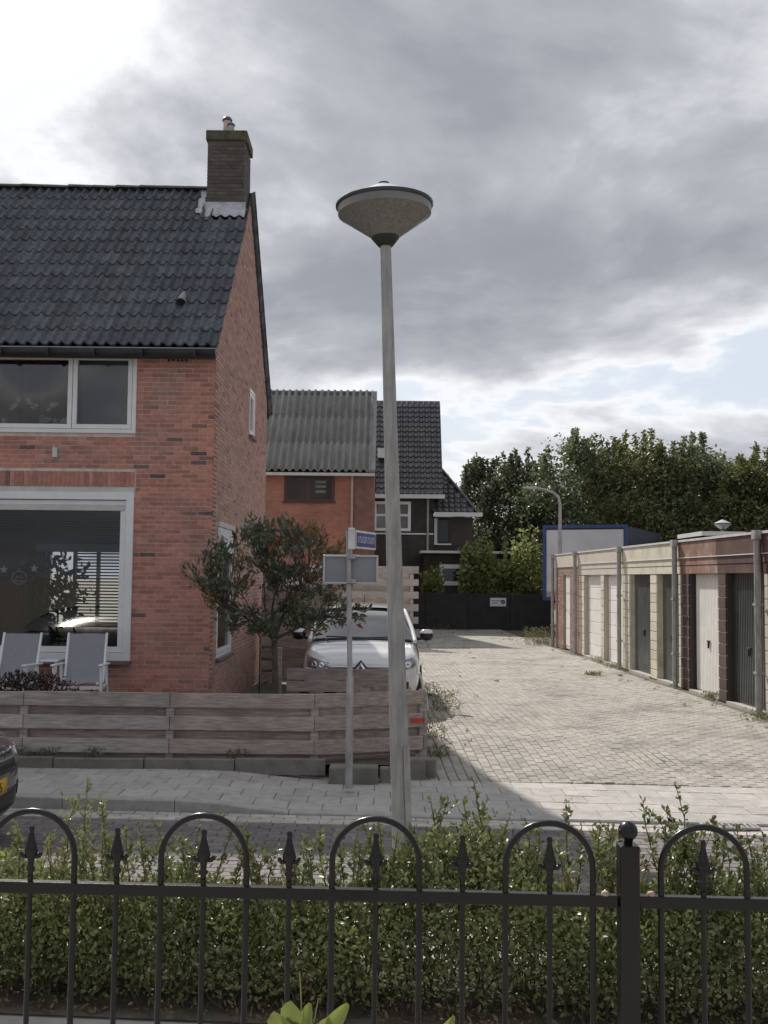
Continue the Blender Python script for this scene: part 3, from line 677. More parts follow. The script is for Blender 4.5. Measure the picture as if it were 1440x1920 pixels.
bz = XZ(780, 1001, DY)[1]; part('white_band', MB().box(dx0, dx1, DY-.03, DY-.003, bz-.03, bz+.03), WHITE, dh)
part('downpipe', MB().tube([(XZ(802, 960, DY)[0], DY-.08, de), (XZ(802, 960, DY)[0], DY-.08, .1)], .05, 8), GALV, dh)
drx = XZ(830, 800, DY)[0]; rz_t = XZ(770, 758, DY+2.5)[1]
part('fascia', MB().box(dx0, XZ(834, 935, DY-.4)[0], DY-.42, DY-.3, de-.03, de+.14).box(dx0, XZ(834, 935, DY-.4)[0], DY-.299, DY-.02, de-.02, de+.01), WHITE, dh)
DTILE = M('black_tile', (.085, .080, .088), .3, .15, 6, isl=.18, spec=.6)
dsl = math.atan2(rz_t-de-.1, 2.8); DSL = math.hypot(rz_t-de-.1, 2.8)
drf = part('roof', MB().prism([Vector((dx0, DY-.3, de+.08)), Vector((dx0, DY+2.5, rz_t-.02)), Vector((dx0, DY+5.6, de+.1)), Vector((dx0, DY+5.6, de)), Vector((dx0, DY-.3, de+.0))], Vector((drx-.04-dx0, 0, 0))), RUBBER, dh)
DF = Matrix.Translation((0, DY-.36, de+.12)) @ Matrix.Rotation(dsl, 4, 'X')
nr = 18; rp = DSL/nr; tw = .247
for r_ in range(nr):
    for c in range(13):
        inst('roof_tile', ('dt',), lambda: pantile(tw*1.03, rp+.05, 1, .034, 8, .06), DTILE, DF @ Matrix.Translation((drx-tw*(c+1), r_*rp, .05)), drf)
part('ridge_capping', MB().tube([(dx0, DY+2.5, rz_t+.05), (drx, DY+2.5, rz_t+.05)], .11, 8), DTILE, drf)
part('dormer', MB().box(XZ(708, 845, DY+.3)[0], XZ(723, 845, DY+.3)[0], DY+.3, DY+1.2, XZ(712, 858, DY+.3)[1], XZ(712, 840, DY+.3)[1]), WHITE, drf)
# its lower wing with a hipped edge
WY = 44.3; we = XZ(860, 967, WY)[1]; wxr = XZ(903, 967, WY)[0]
part('wing_wall', MB().box(dx1+.005, XZ(886, 1000, WY)[0], WY, WY+5, 0, we-.05), DBR, dh)
part('wing_fascia', MB().box(XZ(814, 967, WY-.4)[0], wxr, WY-.45, WY-.33, we-.05, we+.12).box(dx1+.01, wxr, WY-.329, WY-.005, we-.045, we-.01), WHITE, dh)
WF = Matrix.Translation((0, WY-.38, we+.1)) @ Matrix.Rotation(R(52), 4, 'X')
top = XZ(830, 884, WY+1.2); lw_ = (top[1]-we)/math.sin(R(52)); nr2 = 10; rp2 = lw_/nr2+.01
hp = [WF @ Vector((dx1-.1, 0, .0)), WF @ Vector((wxr-.25, 0, 0)), WF @ Vector((drx-.05, lw_+.05, 0)), WF @ Vector((dx1-.1, lw_+.05, 0))]
wrf = part('wing_roof', MB().prism(hp, Vector((0, .04, -.05))), RUBBER, dh)
for r_ in range(nr2):
    xr = (wxr-.22)+(drx-wxr+.17)*(r_+.8)/nr2; c = 0
    while dx1-.05+tw*(c+1) <= xr+.05:
        inst('roof_tile', ('dt2',), lambda: pantile(tw*1.03, rp2+.05, 1, .034, 8, .06), DTILE, WF @ Matrix.Translation((dx1-.05+tw*c, r_*rp2, .05)), wrf); c += 1
part('hip_capping', MB().tube([WF @ Vector((wxr-.2, -.02, .06)), WF @ Vector((drx-.03, lw_+.05, .06))], .07, 6), DTILE, wrf)
sx0, sx1, s0, s1 = rect(820, 975, 840, 1017, WY)
part('shutter', MB().box(sx0, sx1, WY-.09, WY-.03, s0, s1), M('shutter_blue', (.02, .035, .045), .4), dh)
sx0, sx1, s0, s1 = rect(813.5, 972, 820, 1020, WY)
part('corner_window', MB().box(sx0+.02, sx1, WY-.06, WY-.004, s0, s1), WHITE, dh)
part('wing_band', MB().box(*rect(814, 1019, 846, 1022, WY)[:2], WY-.08, WY-.005, *rect(814, 1019, 846, 1022, WY)[2:]), WHITE, dh)
# flat extension
EYX = 42.4; exx0, exx1 = XZ(794, 1060, EYX)[0], XZ(960, 1060, EYX)[0]; ez = XZ(880, 1038, EYX)[1]
ehw = rect(824, 1058, 870, 1098, EYX)
wall_grid(q := MB(), exx0, exx1, 0, ez, [ehw], FRONT(EYX), .2); q.box(exx0, exx1, EYX+.201, EYX+1.55, ez-.1, ez); part('extension_wall', q, DBR, dh)
part('extension_fascia', MB().box(XZ(789, 1038, EYX-.3)[0], XZ(966, 1038, EYX-.3)[0], EYX-.3, EYX+1.5, ez+.002, XZ(880, 1033, EYX-.3)[1]), WHITE, dh)
wn = part('window', (frame_rect(q := MB(), FRONT(EYX), *ehw, .17, -.05, .04), q)[1], PVC, dh)
part('pane', MB().add([(ehw[0], EYX+.02, ehw[2]), (ehw[1], EYX+.02, ehw[2]), (ehw[1], EYX+.02, ehw[3]), (ehw[0], EYX+.02, ehw[3])], [(0, 1, 2, 3)]), GLASS, wn)

# ------------------------------------------------------------------ black wall at the end of the driveway, with its sign
BY = 40.4; bwx0, bwx1 = XZ(560, 1150, BY)[0], XZ(1036, 1150, BY)[0]; bt = XZ(900, 1113, BY)[1]
bw = thing('black_screen_wall', 'low black panel wall closing off the end of the driveway', 'wall', ((bwx0+bwx1)/2, BY, 0))
BLK = M('black_panel', (.030, .028, .029), .75, .2, 3, isl=.12, bump=.3)
npan = 6
for i in range(npan):
    a = bwx0+(bwx1-bwx0)*i/npan; b = bwx0+(bwx1-bwx0)*(i+1)/npan
    part('panel', MB().box(a+.01, b-.01, BY, BY+.06, -.02, bt+random.uniform(-.01, .01)), BLK, bw)
    part('post', MB().box(a-.04, a+.04, BY+.062, BY+.16, -.02, bt-.02), BLK, bw)
s = rect(919, 1121, 949, 1137, BY-.03)
sg = thing('parking_notice', 'small white notice with blue round symbol on the black wall', 'sign', ((s[0]+s[1])/2, BY-.03, s[2]))
part('board', MB().box(s[0], s[1], BY-.03, BY-.004, s[2], s[3]), WHITE, sg)
cxn, czn = XZ(943, 1128.5, BY-.03)
part('round_symbol', MB().prism([Vector((cxn+.085*math.cos(k*math.pi/12), BY-.034, czn+.085*math.sin(k*math.pi/12))) for k in range(24)], Vector((0, .003, 0))), M('sign_blue', (.02, .03, .16), .5), sg)
part('symbol_mark', MB().prism([Vector((cxn+a, BY-.037, czn+b)) for a, b in ((-.045, -.03), (-.01, -.045), (.045, .02), (.02, .045))], Vector((0, .002, 0))), M('sign_mark', (.35, .35, .5), .5), sg)
for (a, b, y) in ((921.5, 938, 1126.5), (921.5, 933, 1130.5)):
    l = rect(a, y-.6, b, y+.6, BY-.034); part('text_line', MB().box(l[0], l[1], BY-.034, BY-.031, l[2], l[3]), RUBBER, sg)

# ------------------------------------------------------------------ garages
P0 = atz(1430, 1340, 0.0); P1 = atz(1042, 1212, 0.0); ga = (P1-P0); ga.z = 0; ga.normalize(); gb = Vector((ga.y, -ga.x, 0)); 
if gb.x < 0: gb = -gb
GF = Matrix(((ga.x, -gb.x, 0, P0.x), (ga.y, -gb.y, 0, P0.y), (0, 0, 1, 0), (0, 0, 0, 1)))   # u along row (away), d towards the drive, v up
def gu(px):   # pixel column -> u on the front plane at roughly eye height
    d = ray(px, 1100); k = (P0.x*gb.x+P0.y*gb.y)/(d.x*gb.x+d.y*gb.y); p = Vector((d.x*k, d.y*k, 0)); return (p-Vector((P0.x, P0.y, 0))).dot(ga)
GH = 2.70; DT = 2.08; REC = .105
def gbox(u0, u1, d0, d1, v0, v1, mb=None): return fbox(mb or MB(), GF, u0, u1, d0, d1, v0, v1)
CREAM = M('cream_paint', (.58, .54, .44), .7, .1, 4, isl=.06, dirt=(.38, .34, .27), dscale=2.2, damt=.65, bump=.2)
LGREY = M('pale_grey_paint', (.52, .47, .41), .7, .1, 4, isl=.05, dirt=(.38, .34, .29), dscale=2, damt=.4)
BROWN = M('brown_paint', (.085, .042, .034), .55, .2, 5, isl=.12, dirt=(.20, .12, .09), dscale=1.6, damt=.4)
RUSTY = M('worn_brown_paint', (.20, .105, .075), .7, .3, 5, stretch=(3, 3, .6), dirt=(.40, .32, .27), dscale=2.4, damt=.7)
DDOOR = M('dark_door', (.055, .062, .062), .35, .2, 4, spec=.6)
WDOOR = M('white_door', (.78, .77, .74), .45, .06, 4, dirt=(.6, .57, .52), dscale=2)
GPLINTH = M('threshold', (.38, .36, .33), .9, .15, 8)
def pillar(par, u0, u1, mat, joint):
    part('pillar_core', gbox(u0+.006, u1-.006, -.085, -.012, 0, DT), joint, par)
    z = .0
    while z < DT-.02:
        h = min(.178, DT-z-.006); part('block', gbox(u0, u1, -.09, random.uniform(-.002, .002), z+.003, z+h), mat, par, bevel=.006); z += .189
def door(par, u0, u1, kind):
    if kind == 'panel':
        d = part('door', gbox(u0, u1, -REC-.04, -REC-.02, .03, DT), WDOOR, par); n = 7
        for i in range(n): part('door_panel', gbox(u0+.01, u1-.01, -REC-.021, -REC, .04+i*(DT-.06)/n, .04+(i+1)*(DT-.06)/n-.014), WDOOR, d, bevel=.006)
    elif kind == 'ribbed_white' or kind == 'ribbed_dark':
        mt = WDOOR if 'white' in kind else DDOOR
        d = part('door', gbox(u0, u1, -REC-.04, -REC-.02, .03, DT), mt, par); n = int((u1-u0)/.07)
        for i in range(n): part('rib', gbox(u0+.01+i*(u1-u0-.02)/n, u0+.01+(i+.6)*(u1-u0-.02)/n, -REC-.021, -REC-.004, .06, DT-.02), mt, d)
    else:
        d = part('door', gbox(u0, u1, -REC-.04, -REC-.02, .03, DT), DDOOR, par)
        for i in range(6): part('door_board', gbox(u0+i*(u1-u0)/6+.004, u0+(i+1)*(u1-u0)/6-.004, -REC-.021, -REC-.005, .05, DT-.02), DDOOR, d)
    if kind != 'panel':
        um_ = (u0+u1)/2; h = MB(); gbox(um_-.06, um_+.06, -REC+.0, -REC+.02, .90, .935, h); gbox(um_-.009, um_+.009, -REC+.0, -REC+.03, .80, .905, h); part('handle', h, RUBBER, d, bevel=.004)
def garage(label, u0, u1, piers, doors, fmat, bmat, jmat, reveal, worn=None):
    g = thing('garage', label, 'garage', GF @ Vector(((u0+u1)/2, 0, 0)), 'garages along the driveway')
    part('roof_slab', gbox(u0+.003, u1-.003, -5.4, -.02, GH-.14, GH-.045), GPLINTH, g)
    part('rear_wall', gbox(u0+.003, u1-.003, -5.4, -5.25, 0, GH-.145), DBR, g)
    for (a, b) in piers: pillar(g, a, b, bmat, jmat)
    def fas(name, v0, v1, d):
        if worn: part(name, gbox(worn, u1-.003, -.3, d, v0, v1), RUSTY, g, bevel=.004, label='worn faded brown board'); part(name, gbox(u0+.003, worn-.002, -.3, d, v0, v1), fmat, g, bevel=.004)
        else: part(name, gbox(u0+.003, u1-.003, -.3, d, v0, v1), fmat, g, bevel=.004)
    fas('lintel', DT+.003, DT+.15, .01); fas('lower_board', DT+.156, DT+.29, .02); fas('fascia', DT+.296, GH-.04, .035)
    part('trim', gbox(u0+.003, u1-.003, .0, .045, DT+.285, DT+.297), WHITE, g)
    part('roof_edge', gbox(u0+.003, u1-.003, -.3, .06, GH-.038, GH), PVCG, g)
    for (a, b, kind) in doors:
        door(g, a+.05, b-.05, kind)
        part('jamb', gbox(a+.002, a+.055, -REC-.03, -.092, 0, DT-.002), reveal, g); part('jamb', gbox(b-.055, b-.002, -REC-.03, -.092, 0, DT-.002), reveal, g)
        part('reveal', gbox(b-.03, b-.001, -.09, -.02, 0, DT-.003), reveal, g)
        part('threshold', gbox(a+.01, b-.035, -REC-.04, .02, -.02, .03), GPLINTH, g)
    return g
def pipe(px, label):
    u = gu(px); d = thing('downpipe', label, 'downpipe', GF @ Vector((u, .09, 0)), 'garage downpipes')
    part('pipe', MB().tube([GF @ Vector((u, .10, .0)), GF @ Vector((u, .10, GH-.05))], .048, 10), GALV, d)
    part('outlet', gbox(u-.07, u+.07, .062, .16, GH-.12, GH+.01), GALV, d)
    for z in (.6, 1.6): part('bracket', gbox(u-.06, u+.06, .038, .155, z, z+.035), GALV, d)
uE, uDC, uCB, uBA, uA = gu(1430), gu(1276), gu(1169), gu(1086), gu(1042)
JD = M('pale_joint', (.45, .41, .35), .95, .1)
BBLK = M('brown_block', (.065, .036, .030), .75, .2, 6, isl=.2, bump=.3)
CBLK = M('cream_block', (.56, .52, .42), .8, .12, 6, isl=.10, bump=.3, dirt=(.40, .36, .27), dscale=3)
garage('garage with brown boards, one pale ribbed door and one dark ribbed door', uE+.06, uDC-.0, [(gu(1360), gu(1346)), (gu(1291), uDC), ], [(uE+.07, gu(1360), 'ribbed_dark'), (gu(1346), gu(1291), 'ribbed_white')], BROWN, BBLK, JD, M('dark_jamb', (.05, .04, .036), .6), worn=gu(1347))
garage('cream painted garage with two dark up-and-over doors', uDC+.003, uCB, [(uDC+.003, uDC+.12), (gu(1231), gu(1219)), (gu(1180), uCB)], [(uDC+.12, gu(1231), 'dark'), (gu(1219), gu(1180), 'dark')], CREAM, CBLK, M('cream_joint', (.36, .32, .24), .9), CREAM)
garage('pale grey garage with two white panelled doors', uCB+.003, uBA, [(uCB+.003, uCB+.12), (gu(1132), gu(1126)), (gu(1095), uBA)], [(uCB+.12, gu(1132), 'panel'), (gu(1126), gu(1095), 'panel')], LGREY, CBLK, M('cream_joint', (.36, .32, .24), .9), LGREY)
# near neighbour, cut by the frame
garage('garage with pale block pier and dark door beside the last downpipe', uE-3.0, uE-.06, [(uE-.40, uE-.06), (uE-3, uE-2.8)], [(uE-2.8, uE-.40, 'ribbed_dark')], BROWN, CBLK, JD, MATS['dark_jamb'])
# brick store at the far end
st = thing('brick_store', 'small brown brick store with narrow white door at the end of the garages', 'shed', GF @ Vector(((uBA+uA)/2, 0, 0)))
dn0, dn1 = gu(1069), gu(1057)
wall_grid(q := MB(), uBA+.003, uA, 0, GH-.40, [(dn0, dn1, 0, 2.1)], GF, .25); q2 = [v for v in q.v]
swall = part('wall', q, M('store_joint', (.36, .29, .25), .95, .1), st)
lay_bricks(layout(uBA+.003, uA, .01, GH-.40, [(dn0, dn1, 0, 2.1)], .42, .085, .017), GF, M('store_brick', (.25, .155, .125), .85, .15, 8, isl=.2), swall, visible=lambda b: True, limit=290)
part('fascia', gbox(uBA+.003, uA, -.25, .03, GH-.395, GH-.04), LGREY, st, bevel=.004); part('roof_edge', gbox(uBA+.003, uA, -.3, .05, GH-.038, GH), PVCG, st)
part('end_wall', gbox(uA-.2, uA-.003, -5.3, -.251, 0, GH-.1), DBR, st); part('roof_slab', gbox(uBA+.01, uA-.01, -5.3, -.26, GH-.14, GH-.05), GPLINTH, st)
dd = part('door', gbox(dn0+.01, dn1-.01, -.12, -.06, .03, 2.09), WDOOR, st); part('handle', gbox(dn0+.08, dn0+.2, -.059, -.01, 1.02, 1.05), GALV, dd)
for i in range(4): part('door_panel', gbox(dn0+.06, dn1-.06, -.059, -.045, .12+i*.49, .12+i*.49+.46), WDOOR, dd)
for px, lb in ((1042.5, 'grey downpipe at the far corner of the brick store'), (1085, 'dark grey downpipe between brick store and pale grey garage'), (1169, 'grey downpipe between pale grey garage and cream garage'), (1275, 'grey downpipe between cream garage and brown garage'), (1433, 'grey downpipe beside the dark ribbed garage door')): pipe(px, lb)

# ------------------------------------------------------------------ box truck, street lamps behind the garages
TY = 33.5
c0 = aty(1018, 1000, TY+1.2); c1 = aty(1176, 1000, TY); t_top = XZ(1100, 984, TY+.6)[1]; t_bot = XZ(1030, 1126, TY+1.1)[1]
tv = Vector((c1.x-c0.x, c1.y-c0.y, 0)); tw_ = tv.length; tv.normalize(); tn = Vector((tv.y, -tv.x, 0)) 
if tn.y > 0: tn = -tn
TF = Matrix(((tv.x, tn.x, 0, c0.x), (tv.y, tn.y, 0, c0.y), (0, 0, 1, 0), (0, 0, 0, 1)))
tr = thing('box_truck', 'white box truck with blue edge frame parked behind the garages', 'truck', (c0.x+1.3, c0.y+3, 0))
BLUE = M('truck_blue', (.02, .055, .17), .45, .15, 4); TWH = M('truck_white', (.58, .58, .60), .5, .05, 2, dirt=(.45, .45, .45), dscale=.8)
part('box_body', fbox(MB(), TF, .05, tw_-.05, -6, -.02, t_bot+.04, t_top-.05), M('truck_navy', (.012, .022, .05), .5, .15, 3), tr)
part('white_panel', fbox(MB(), TF, .12, tw_-.12, -.019, .0, t_bot+.30, t_top-.16), TWH, tr)
part('edge_frame', (frame_rect(q := MB(), TF, 0, tw_, t_bot, t_top, .11, -.05, .03), q)[1], BLUE, tr)
part('lower_panel', fbox(MB(), TF, .12, tw_-.12, -.018, .012, t_bot+.115, t_bot+.30), M('truck_grey', (.33, .30, .28), .6, .2), tr)
part('chassis', fbox(MB(), TF, .5, tw_-.5, -8, -.3, .55, t_bot+.03), RUBBER, tr)
part('cab', fbox(MB(), TF, .15, tw_-.15, -8.2, -6.1, .6, 2.9), BLUE, tr, bevel=.15)
for (u, d) in ((.25, -1.2), (tw_-.5, -1.2), (.25, -7), (tw_-.5, -7)):
    part('wheel', MB().tube([TF @ Vector((u, d, .48)), TF @ Vector((u+.27, d, .48))], .48, 20), RUBBER, tr)
fl_ = thing('curved_street_lamp', 'slim grey street lamp with curved arm standing beside the box truck', 'street lamp', aty(1049, 1200, 31.6).xy.to_3d())
b0 = aty(1049, 1000, 31.6); pts = [(b0.x, 31.6, 0)]+[aty(px, py, 31.6) for px, py in ((1050, 1000), (1050, 945), (1047, 932), (1038, 924), (1022, 918), (1003, 915))]
part('pole', MB().tube(pts, [.075, .055, .045, .042, .04, .036, .034], 8), GALV, fl_)
h = aty(1003, 915, 31.6); h2 = aty(981, 914.5, 31.6); part('lamp_head', MB().hexa([(h2.x, 31.5, h2.z-.025), (h.x, 31.46, h.z-.05), (h.x, 31.74, h.z-.05), (h2.x, 31.7, h2.z-.025), (h2.x, 31.52, h2.z+.02), (h.x, 31.5, h.z+.05), (h.x, 31.7, h.z+.05), (h2.x, 31.68, h2.z+.02)]), GALV, fl_, bevel=.01)
def cone_lamp(root, c, D, mats, ztop, lean=None):
    pass
# ------------------------------------------------------------------ trees behind
BARK = M('bark', (.10, .08, .06), .9, .3, 10, bump=.5)
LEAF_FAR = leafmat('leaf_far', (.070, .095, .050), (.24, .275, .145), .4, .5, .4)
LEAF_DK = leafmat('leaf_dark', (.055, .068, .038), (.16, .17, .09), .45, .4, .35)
def tree(name, label, base, crown_c, rx, ry, rz, n_cl, n_lf, leaf, mat, shoots=14, group=None):
    t = thing(name, label, 'tree', base, group)
    c = Vector(crown_c); b = Vector(base); tb = MB(); tb.tube([b, b+(c-b)*.35+Vector((.1, 0, 0)), b+(c-b)*.8], [.22, .17, .09], 8)
    P = []
    cl = []
    for i in range(n_cl):
        d = Vector(rng.normal(size=3)); d.normalize(); r_ = random.uniform(.45, 1.0)**.6
        q = c+Vector((d.x*rx*r_, d.y*ry*r_, d.z*rz*r_*(1.0 if d.z > 0 else .9))); cl.append(q)
        if i % 3 == 0: tb.tube([b+(c-b)*.55, (b+(c-b)*.55).lerp(q, .6)+Vector((0, 0, .15)), q], [.07, .045, .015], 5)
        k = int(n_lf/n_cl); sg = random.uniform(.28, .55)*min(rx, rz)*.5
        P.append(np.array(q)+np.clip(rng.normal(size=(k, 3)), -1.7, 1.7)*np.array([sg, sg, sg*.75]))
    for i in range(shoots):   # upright shoots breaking the outline
        a = random.uniform(-1, 1); x = c.x+a*rx*.95; y = c.y+random.uniform(-.7, .7)*ry; z0 = c.z+rz*math.sqrt(max(0, 1-a*a))*.85
        h = random.uniform(.7, 1.5); k = 150; tt = rng.uniform(0, 1, k)
        P.append(np.stack([x+rng.normal(size=k)*.16*(1.15-tt), y+rng.normal(size=k)*.2*(1.15-tt), z0+tt*h], 1))
    P = np.concatenate(P); P = P[P[:, 2] > base[2]+.3]
    part('trunk', tb, BARK, t); part('crown', leaf_mesh('crown', P, leaf, .55), mat, t, 'stuff')
    return t
TGRP = 'trees behind the garages'
LEAF_YG = leafmat('leaf_olive', (.075, .085, .032), (.24, .245, .10), .4, .5, .4)
def tr_at(name, label, px, topy, Y, rx, depth_low, mat, n=9000, leaf=.17):
    b = aty(px, 1000, Y); zt = XZ(px, topy, Y)[1]; rz = (zt-depth_low)/2
    return tree(name, label, (b.x, Y, -.1), (b.x, Y, depth_low+rz), rx, rx*.8, rz, 70, int(n*2.0), leaf, mat, group=TGRP, shoots=26)
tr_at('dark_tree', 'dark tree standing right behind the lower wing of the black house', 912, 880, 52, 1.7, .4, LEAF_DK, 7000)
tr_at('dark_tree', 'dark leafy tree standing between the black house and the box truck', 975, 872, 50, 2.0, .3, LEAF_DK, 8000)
tr_at('broad_tree', 'green tree rising above the white panel of the box truck', 1080, 840, 48, 2.6, .2, LEAF_FAR, 12000)
tr_at('broad_tree', 'tall green tree above the cream garage roof', 1195, 838, 47, 2.5, .0, LEAF_YG, 13000)
tr_at('broad_tree', 'tall green tree above the worn brown garage boards', 1300, 850, 47, 2.6, .0, LEAF_FAR, 13000)
tr_at('broad_tree', 'dark green tree above the garage at the last downpipe', 1425, 866, 46, 2.6, .0, LEAF_YG, 12000)
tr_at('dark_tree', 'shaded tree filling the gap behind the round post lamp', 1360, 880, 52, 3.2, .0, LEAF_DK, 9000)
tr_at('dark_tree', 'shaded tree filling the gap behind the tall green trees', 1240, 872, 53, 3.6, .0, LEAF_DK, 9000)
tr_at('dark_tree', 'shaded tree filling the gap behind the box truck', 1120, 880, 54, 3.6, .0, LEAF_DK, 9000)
tr_at('broad_tree', 'green tree beyond the row end of the garages', 1530, 870, 46, 2.6, .0, LEAF_FAR, 8000)
# climbing shrubs behind the black wall
LEAF_LT = leafmat('leaf_light', (.12, .145, .04), (.36, .40, .15), .45, .4, .5)
SGRP = 'shrubs behind the black wall'
def shrub(px0, px1, topy, boty, Y, n, label, mat=LEAF_LT, leaf=.16, name='shrub', group=SGRP, tall=9, dens=1.0):
    a = aty(px0, boty, Y); b = aty(px1, topy, Y); cx = (a.x+b.x)/2; w_ = b.x-a.x; z0, z1 = a.z, b.z
    t = thing(name, label, 'shrub', (cx, Y, 0), group); st = MB(); P = []
    for i in range(tall):
        x = a.x+w_*(i+.5)/tall+random.uniform(-.1, .1)*w_/tall; h = z0+(z1-z0)*random.uniform(.35, 1.0); y = Y+random.uniform(-.25, .25)
        st.tube([(x, y, 0), (x+random.uniform(-.08, .08), y, h*.6), (x+random.uniform(-.15, .15), y, h)], [.02, .014, .005], 5)
        k = int(n*.5/tall); tt = rng.uniform(0, 1, k)
        P.append(np.stack([x+rng.normal(size=k)*w_/tall*.38, y+rng.normal(size=k)*.18, z0*.9+(h-z0*.9)*tt], 1))
    k = int(n*.5); P.append(np.stack([rng.uniform(a.x, b.x, k), Y+rng.normal(size=k)*.22, z0-.3+(z1-z0)*.80*rng.beta(1.1, 1.5, k)], 1))
    part('stem', st, BARK, t); part('foliage', leaf_mesh('foliage', np.concatenate(P), leaf, .7), mat, t, 'stuff'); return t
shrub(792, 830, 1060, 1112, 41.1, 700, 'low light green shrub over the black wall beside the small white window')
shrub(862, 925, 985, 1112, 41.3, 1700, 'climbing shrub with pale tips over the black wall in front of the white fascia')
shrub(918, 975, 1010, 1112, 41.2, 1500, 'leafy shrub over the black wall above the white notice')
shrub(960, 1018, 965, 1114, 41.4, 1500, 'tall thin shrub over the black wall next to the box truck')

# ------------------------------------------------------------------ round post lamps
STEEL = M('lamp_rim', (.045, .055, .06), .4, .15, 5, metal=.3)
DIFF = M('lamp_prismatic', (.27, .265, .25), .2, .3, 60, bump=.5, bscale=140, dirt=(.22, .21, .18), dscale=4, damt=.5, spec=.7)
_dn = DIFF.node_tree; _tl = _dn.nodes.new('ShaderNodeBsdfTranslucent'); _tl.inputs[0].default_value = (.55, .54, .50, 1)
_ms = _dn.nodes.new('ShaderNodeMixShader'); _ms.inputs[0].default_value = .35; _dn.links.new(_dn.nodes['Principled BSDF'].outputs[0], _ms.inputs[1]); _dn.links.new(_tl.outputs[0], _ms.inputs[2]); _dn.links.new(_ms.outputs[0], _dn.nodes['Material Output'].inputs[0])
CAPM = M('lamp_top', (.50, .51, .53), .4, .08, 4)
def post_lamp(label, base, head, D, rtop, rbase, hatch=True):
    t = thing('post_lamp', label, 'street lamp', base, 'round post lamps')
    b, h = Vector(base), Vector(head); ax = (h-b); ln = ax.length
    rot = Vector((0, 0, 1)).rotation_difference(ax.normalized()).to_matrix().to_4x4()
    T = Matrix.Translation(b) @ rot; r_ = D/2
    def P(name, mb, mat, par=t, **k):
        mb.v = [tuple(T @ Vector(v)) for v in mb.v]; return part(name, mb, mat, par, **k)
    kk = ln/4.1
    pole = P('pole', MB().tube([(0, 0, -.05), (0, 0, 1.0*kk), (0, 0, 1.02*kk), (0, 0, ln-.02)], [rbase, rbase*.93, rbase*.92, rtop], 20), POSTM)
    if hatch:
        hp = []; hb = MB(); n = 6; vs = []; fs = []
        for (zz_) in (.35, .95):
            for j in range(n+1):
                a = -math.pi*.08-math.pi*.30*j/n; vs.append(((rbase*.995+.004)*math.cos(a), (rbase*.995+.004)*math.sin(a), zz_))
        for j in range(n): fs.append((j, j+1, n+2+j, n+1+j))
        P('service_hatch', hb.add(vs, fs, True), POSTM, pole)
    hd = P('lamp_collar', MB().lathe([(rtop*1.0, -.055), (rtop*1.35, -.055), (r_*.285, -.003), (r_*.285, .004)], (0, 0, ln), 28), RUBBER)
    P('diffuser', MB().lathe([(r_*.27, .0), (r_*.95, r_*.49)], (0, 0, ln), 40), DIFF)
    P('band', MB().lathe([(r_*.953, r_*.485), (r_*.962, r_*.64)], (0, 0, ln), 40), M('lamp_band', (.20, .19, .18), .4, .15, 5, metal=.3))
    P('rim', MB().lathe([(r_*.97, r_*.63), (r_*1.0, r_*.65), (r_*1.0, r_*.70), (r_*.96, r_*.72)], (0, 0, ln), 40), STEEL)
    P('top_cone', MB().lathe([(r_*.97, r_*.715), (r_*.55, r_*.90), (r_*.10, r_*1.12), (r_*.09, r_*1.125)], (0, 0, ln), 40), CAPM)
    P('finial', MB().lathe([(r_*.10, r_*1.12), (r_*.11, r_*1.15), (r_*.06, r_*1.17)], (0, 0, ln), 16), STEEL)
    return t
LY = 6.4; base = aty(757, 1706, LY); head = aty(722.5, 446, LY)
post_lamp('tall tapered grey lamp post with cone shaped head behind the hedge', (base.x, LY, -.02), tuple(head), 187*LY/FPX, 10.2*LY/FPX, 18.5*LY/FPX)
hd2 = aty(1355, 992, 37.0); post_lamp('distant lamp head showing above the brown garage roof', (hd2.x, 37, -.1), tuple(hd2), .60, .04, .06, False)
rb_ = aty(1316, 996, 36); rb2 = aty(1398, 991, 36)
wb_ = thing('flat_roof_shed', 'pale edge of a flat roof peeking over the brown garage', 'shed', ((rb_.x+rb2.x)/2, 38, 0))
part('roof', MB().box(rb_.x, rb2.x, 36, 39, rb_.z-.15, rb_.z), WHITE, wb_); part('wall', MB().box(rb_.x+.1, rb2.x-.1, 36.1, 38.9, -.1, rb_.z-.151), DBR, wb_)

# ------------------------------------------------------------------ sign post
SY = 10.05; sb0 = aty(654, 1455, SY); sp = thing('sign_post', 'slim grey pole carrying a street name sign and a board seen from behind', 'sign post', (sb0.x, SY, 0))
SCALE = SY/FPX
ptop = aty(653, 995, SY); zmid = XZ(654, 1272, SY)[1]
pole = part('pole', MB().tube([(sb0.x, SY, -.05), (sb0.x, SY, zmid), (sb0.x, SY, zmid+.02), (ptop.x, SY, ptop.z)], [.038, .036, .026, .025], 14), GALV, sp)
bl_, br_, bb, bt_ = rect(606, 1040, 709, 1096, SY+.03)
SGB = M('sign_back', (.235, .245, .26), .5, .08, 3, metal=.2)
bd = part('board_back', MB().box(bl_+.015, br_-.015, SY+.045, SY+.05, bb+.015, bt_-.015), SGB, sp)
part('board_rim', (frame_rect(q := MB(), FRONT(SY+.045), bl_, br_, bb, bt_, .022, -.02, .018), q)[1], M('sign_rim', (.45, .46, .47), .4, .1, metal=.5), sp, bevel=.006)
for z in (bt_-.02, bb+.03): part('clamp', MB().box(sb0.x-.045, sb0.x+.045, SY-.04, SY+.03, z-.022, z+.022), GALV, sp, bevel=.006)
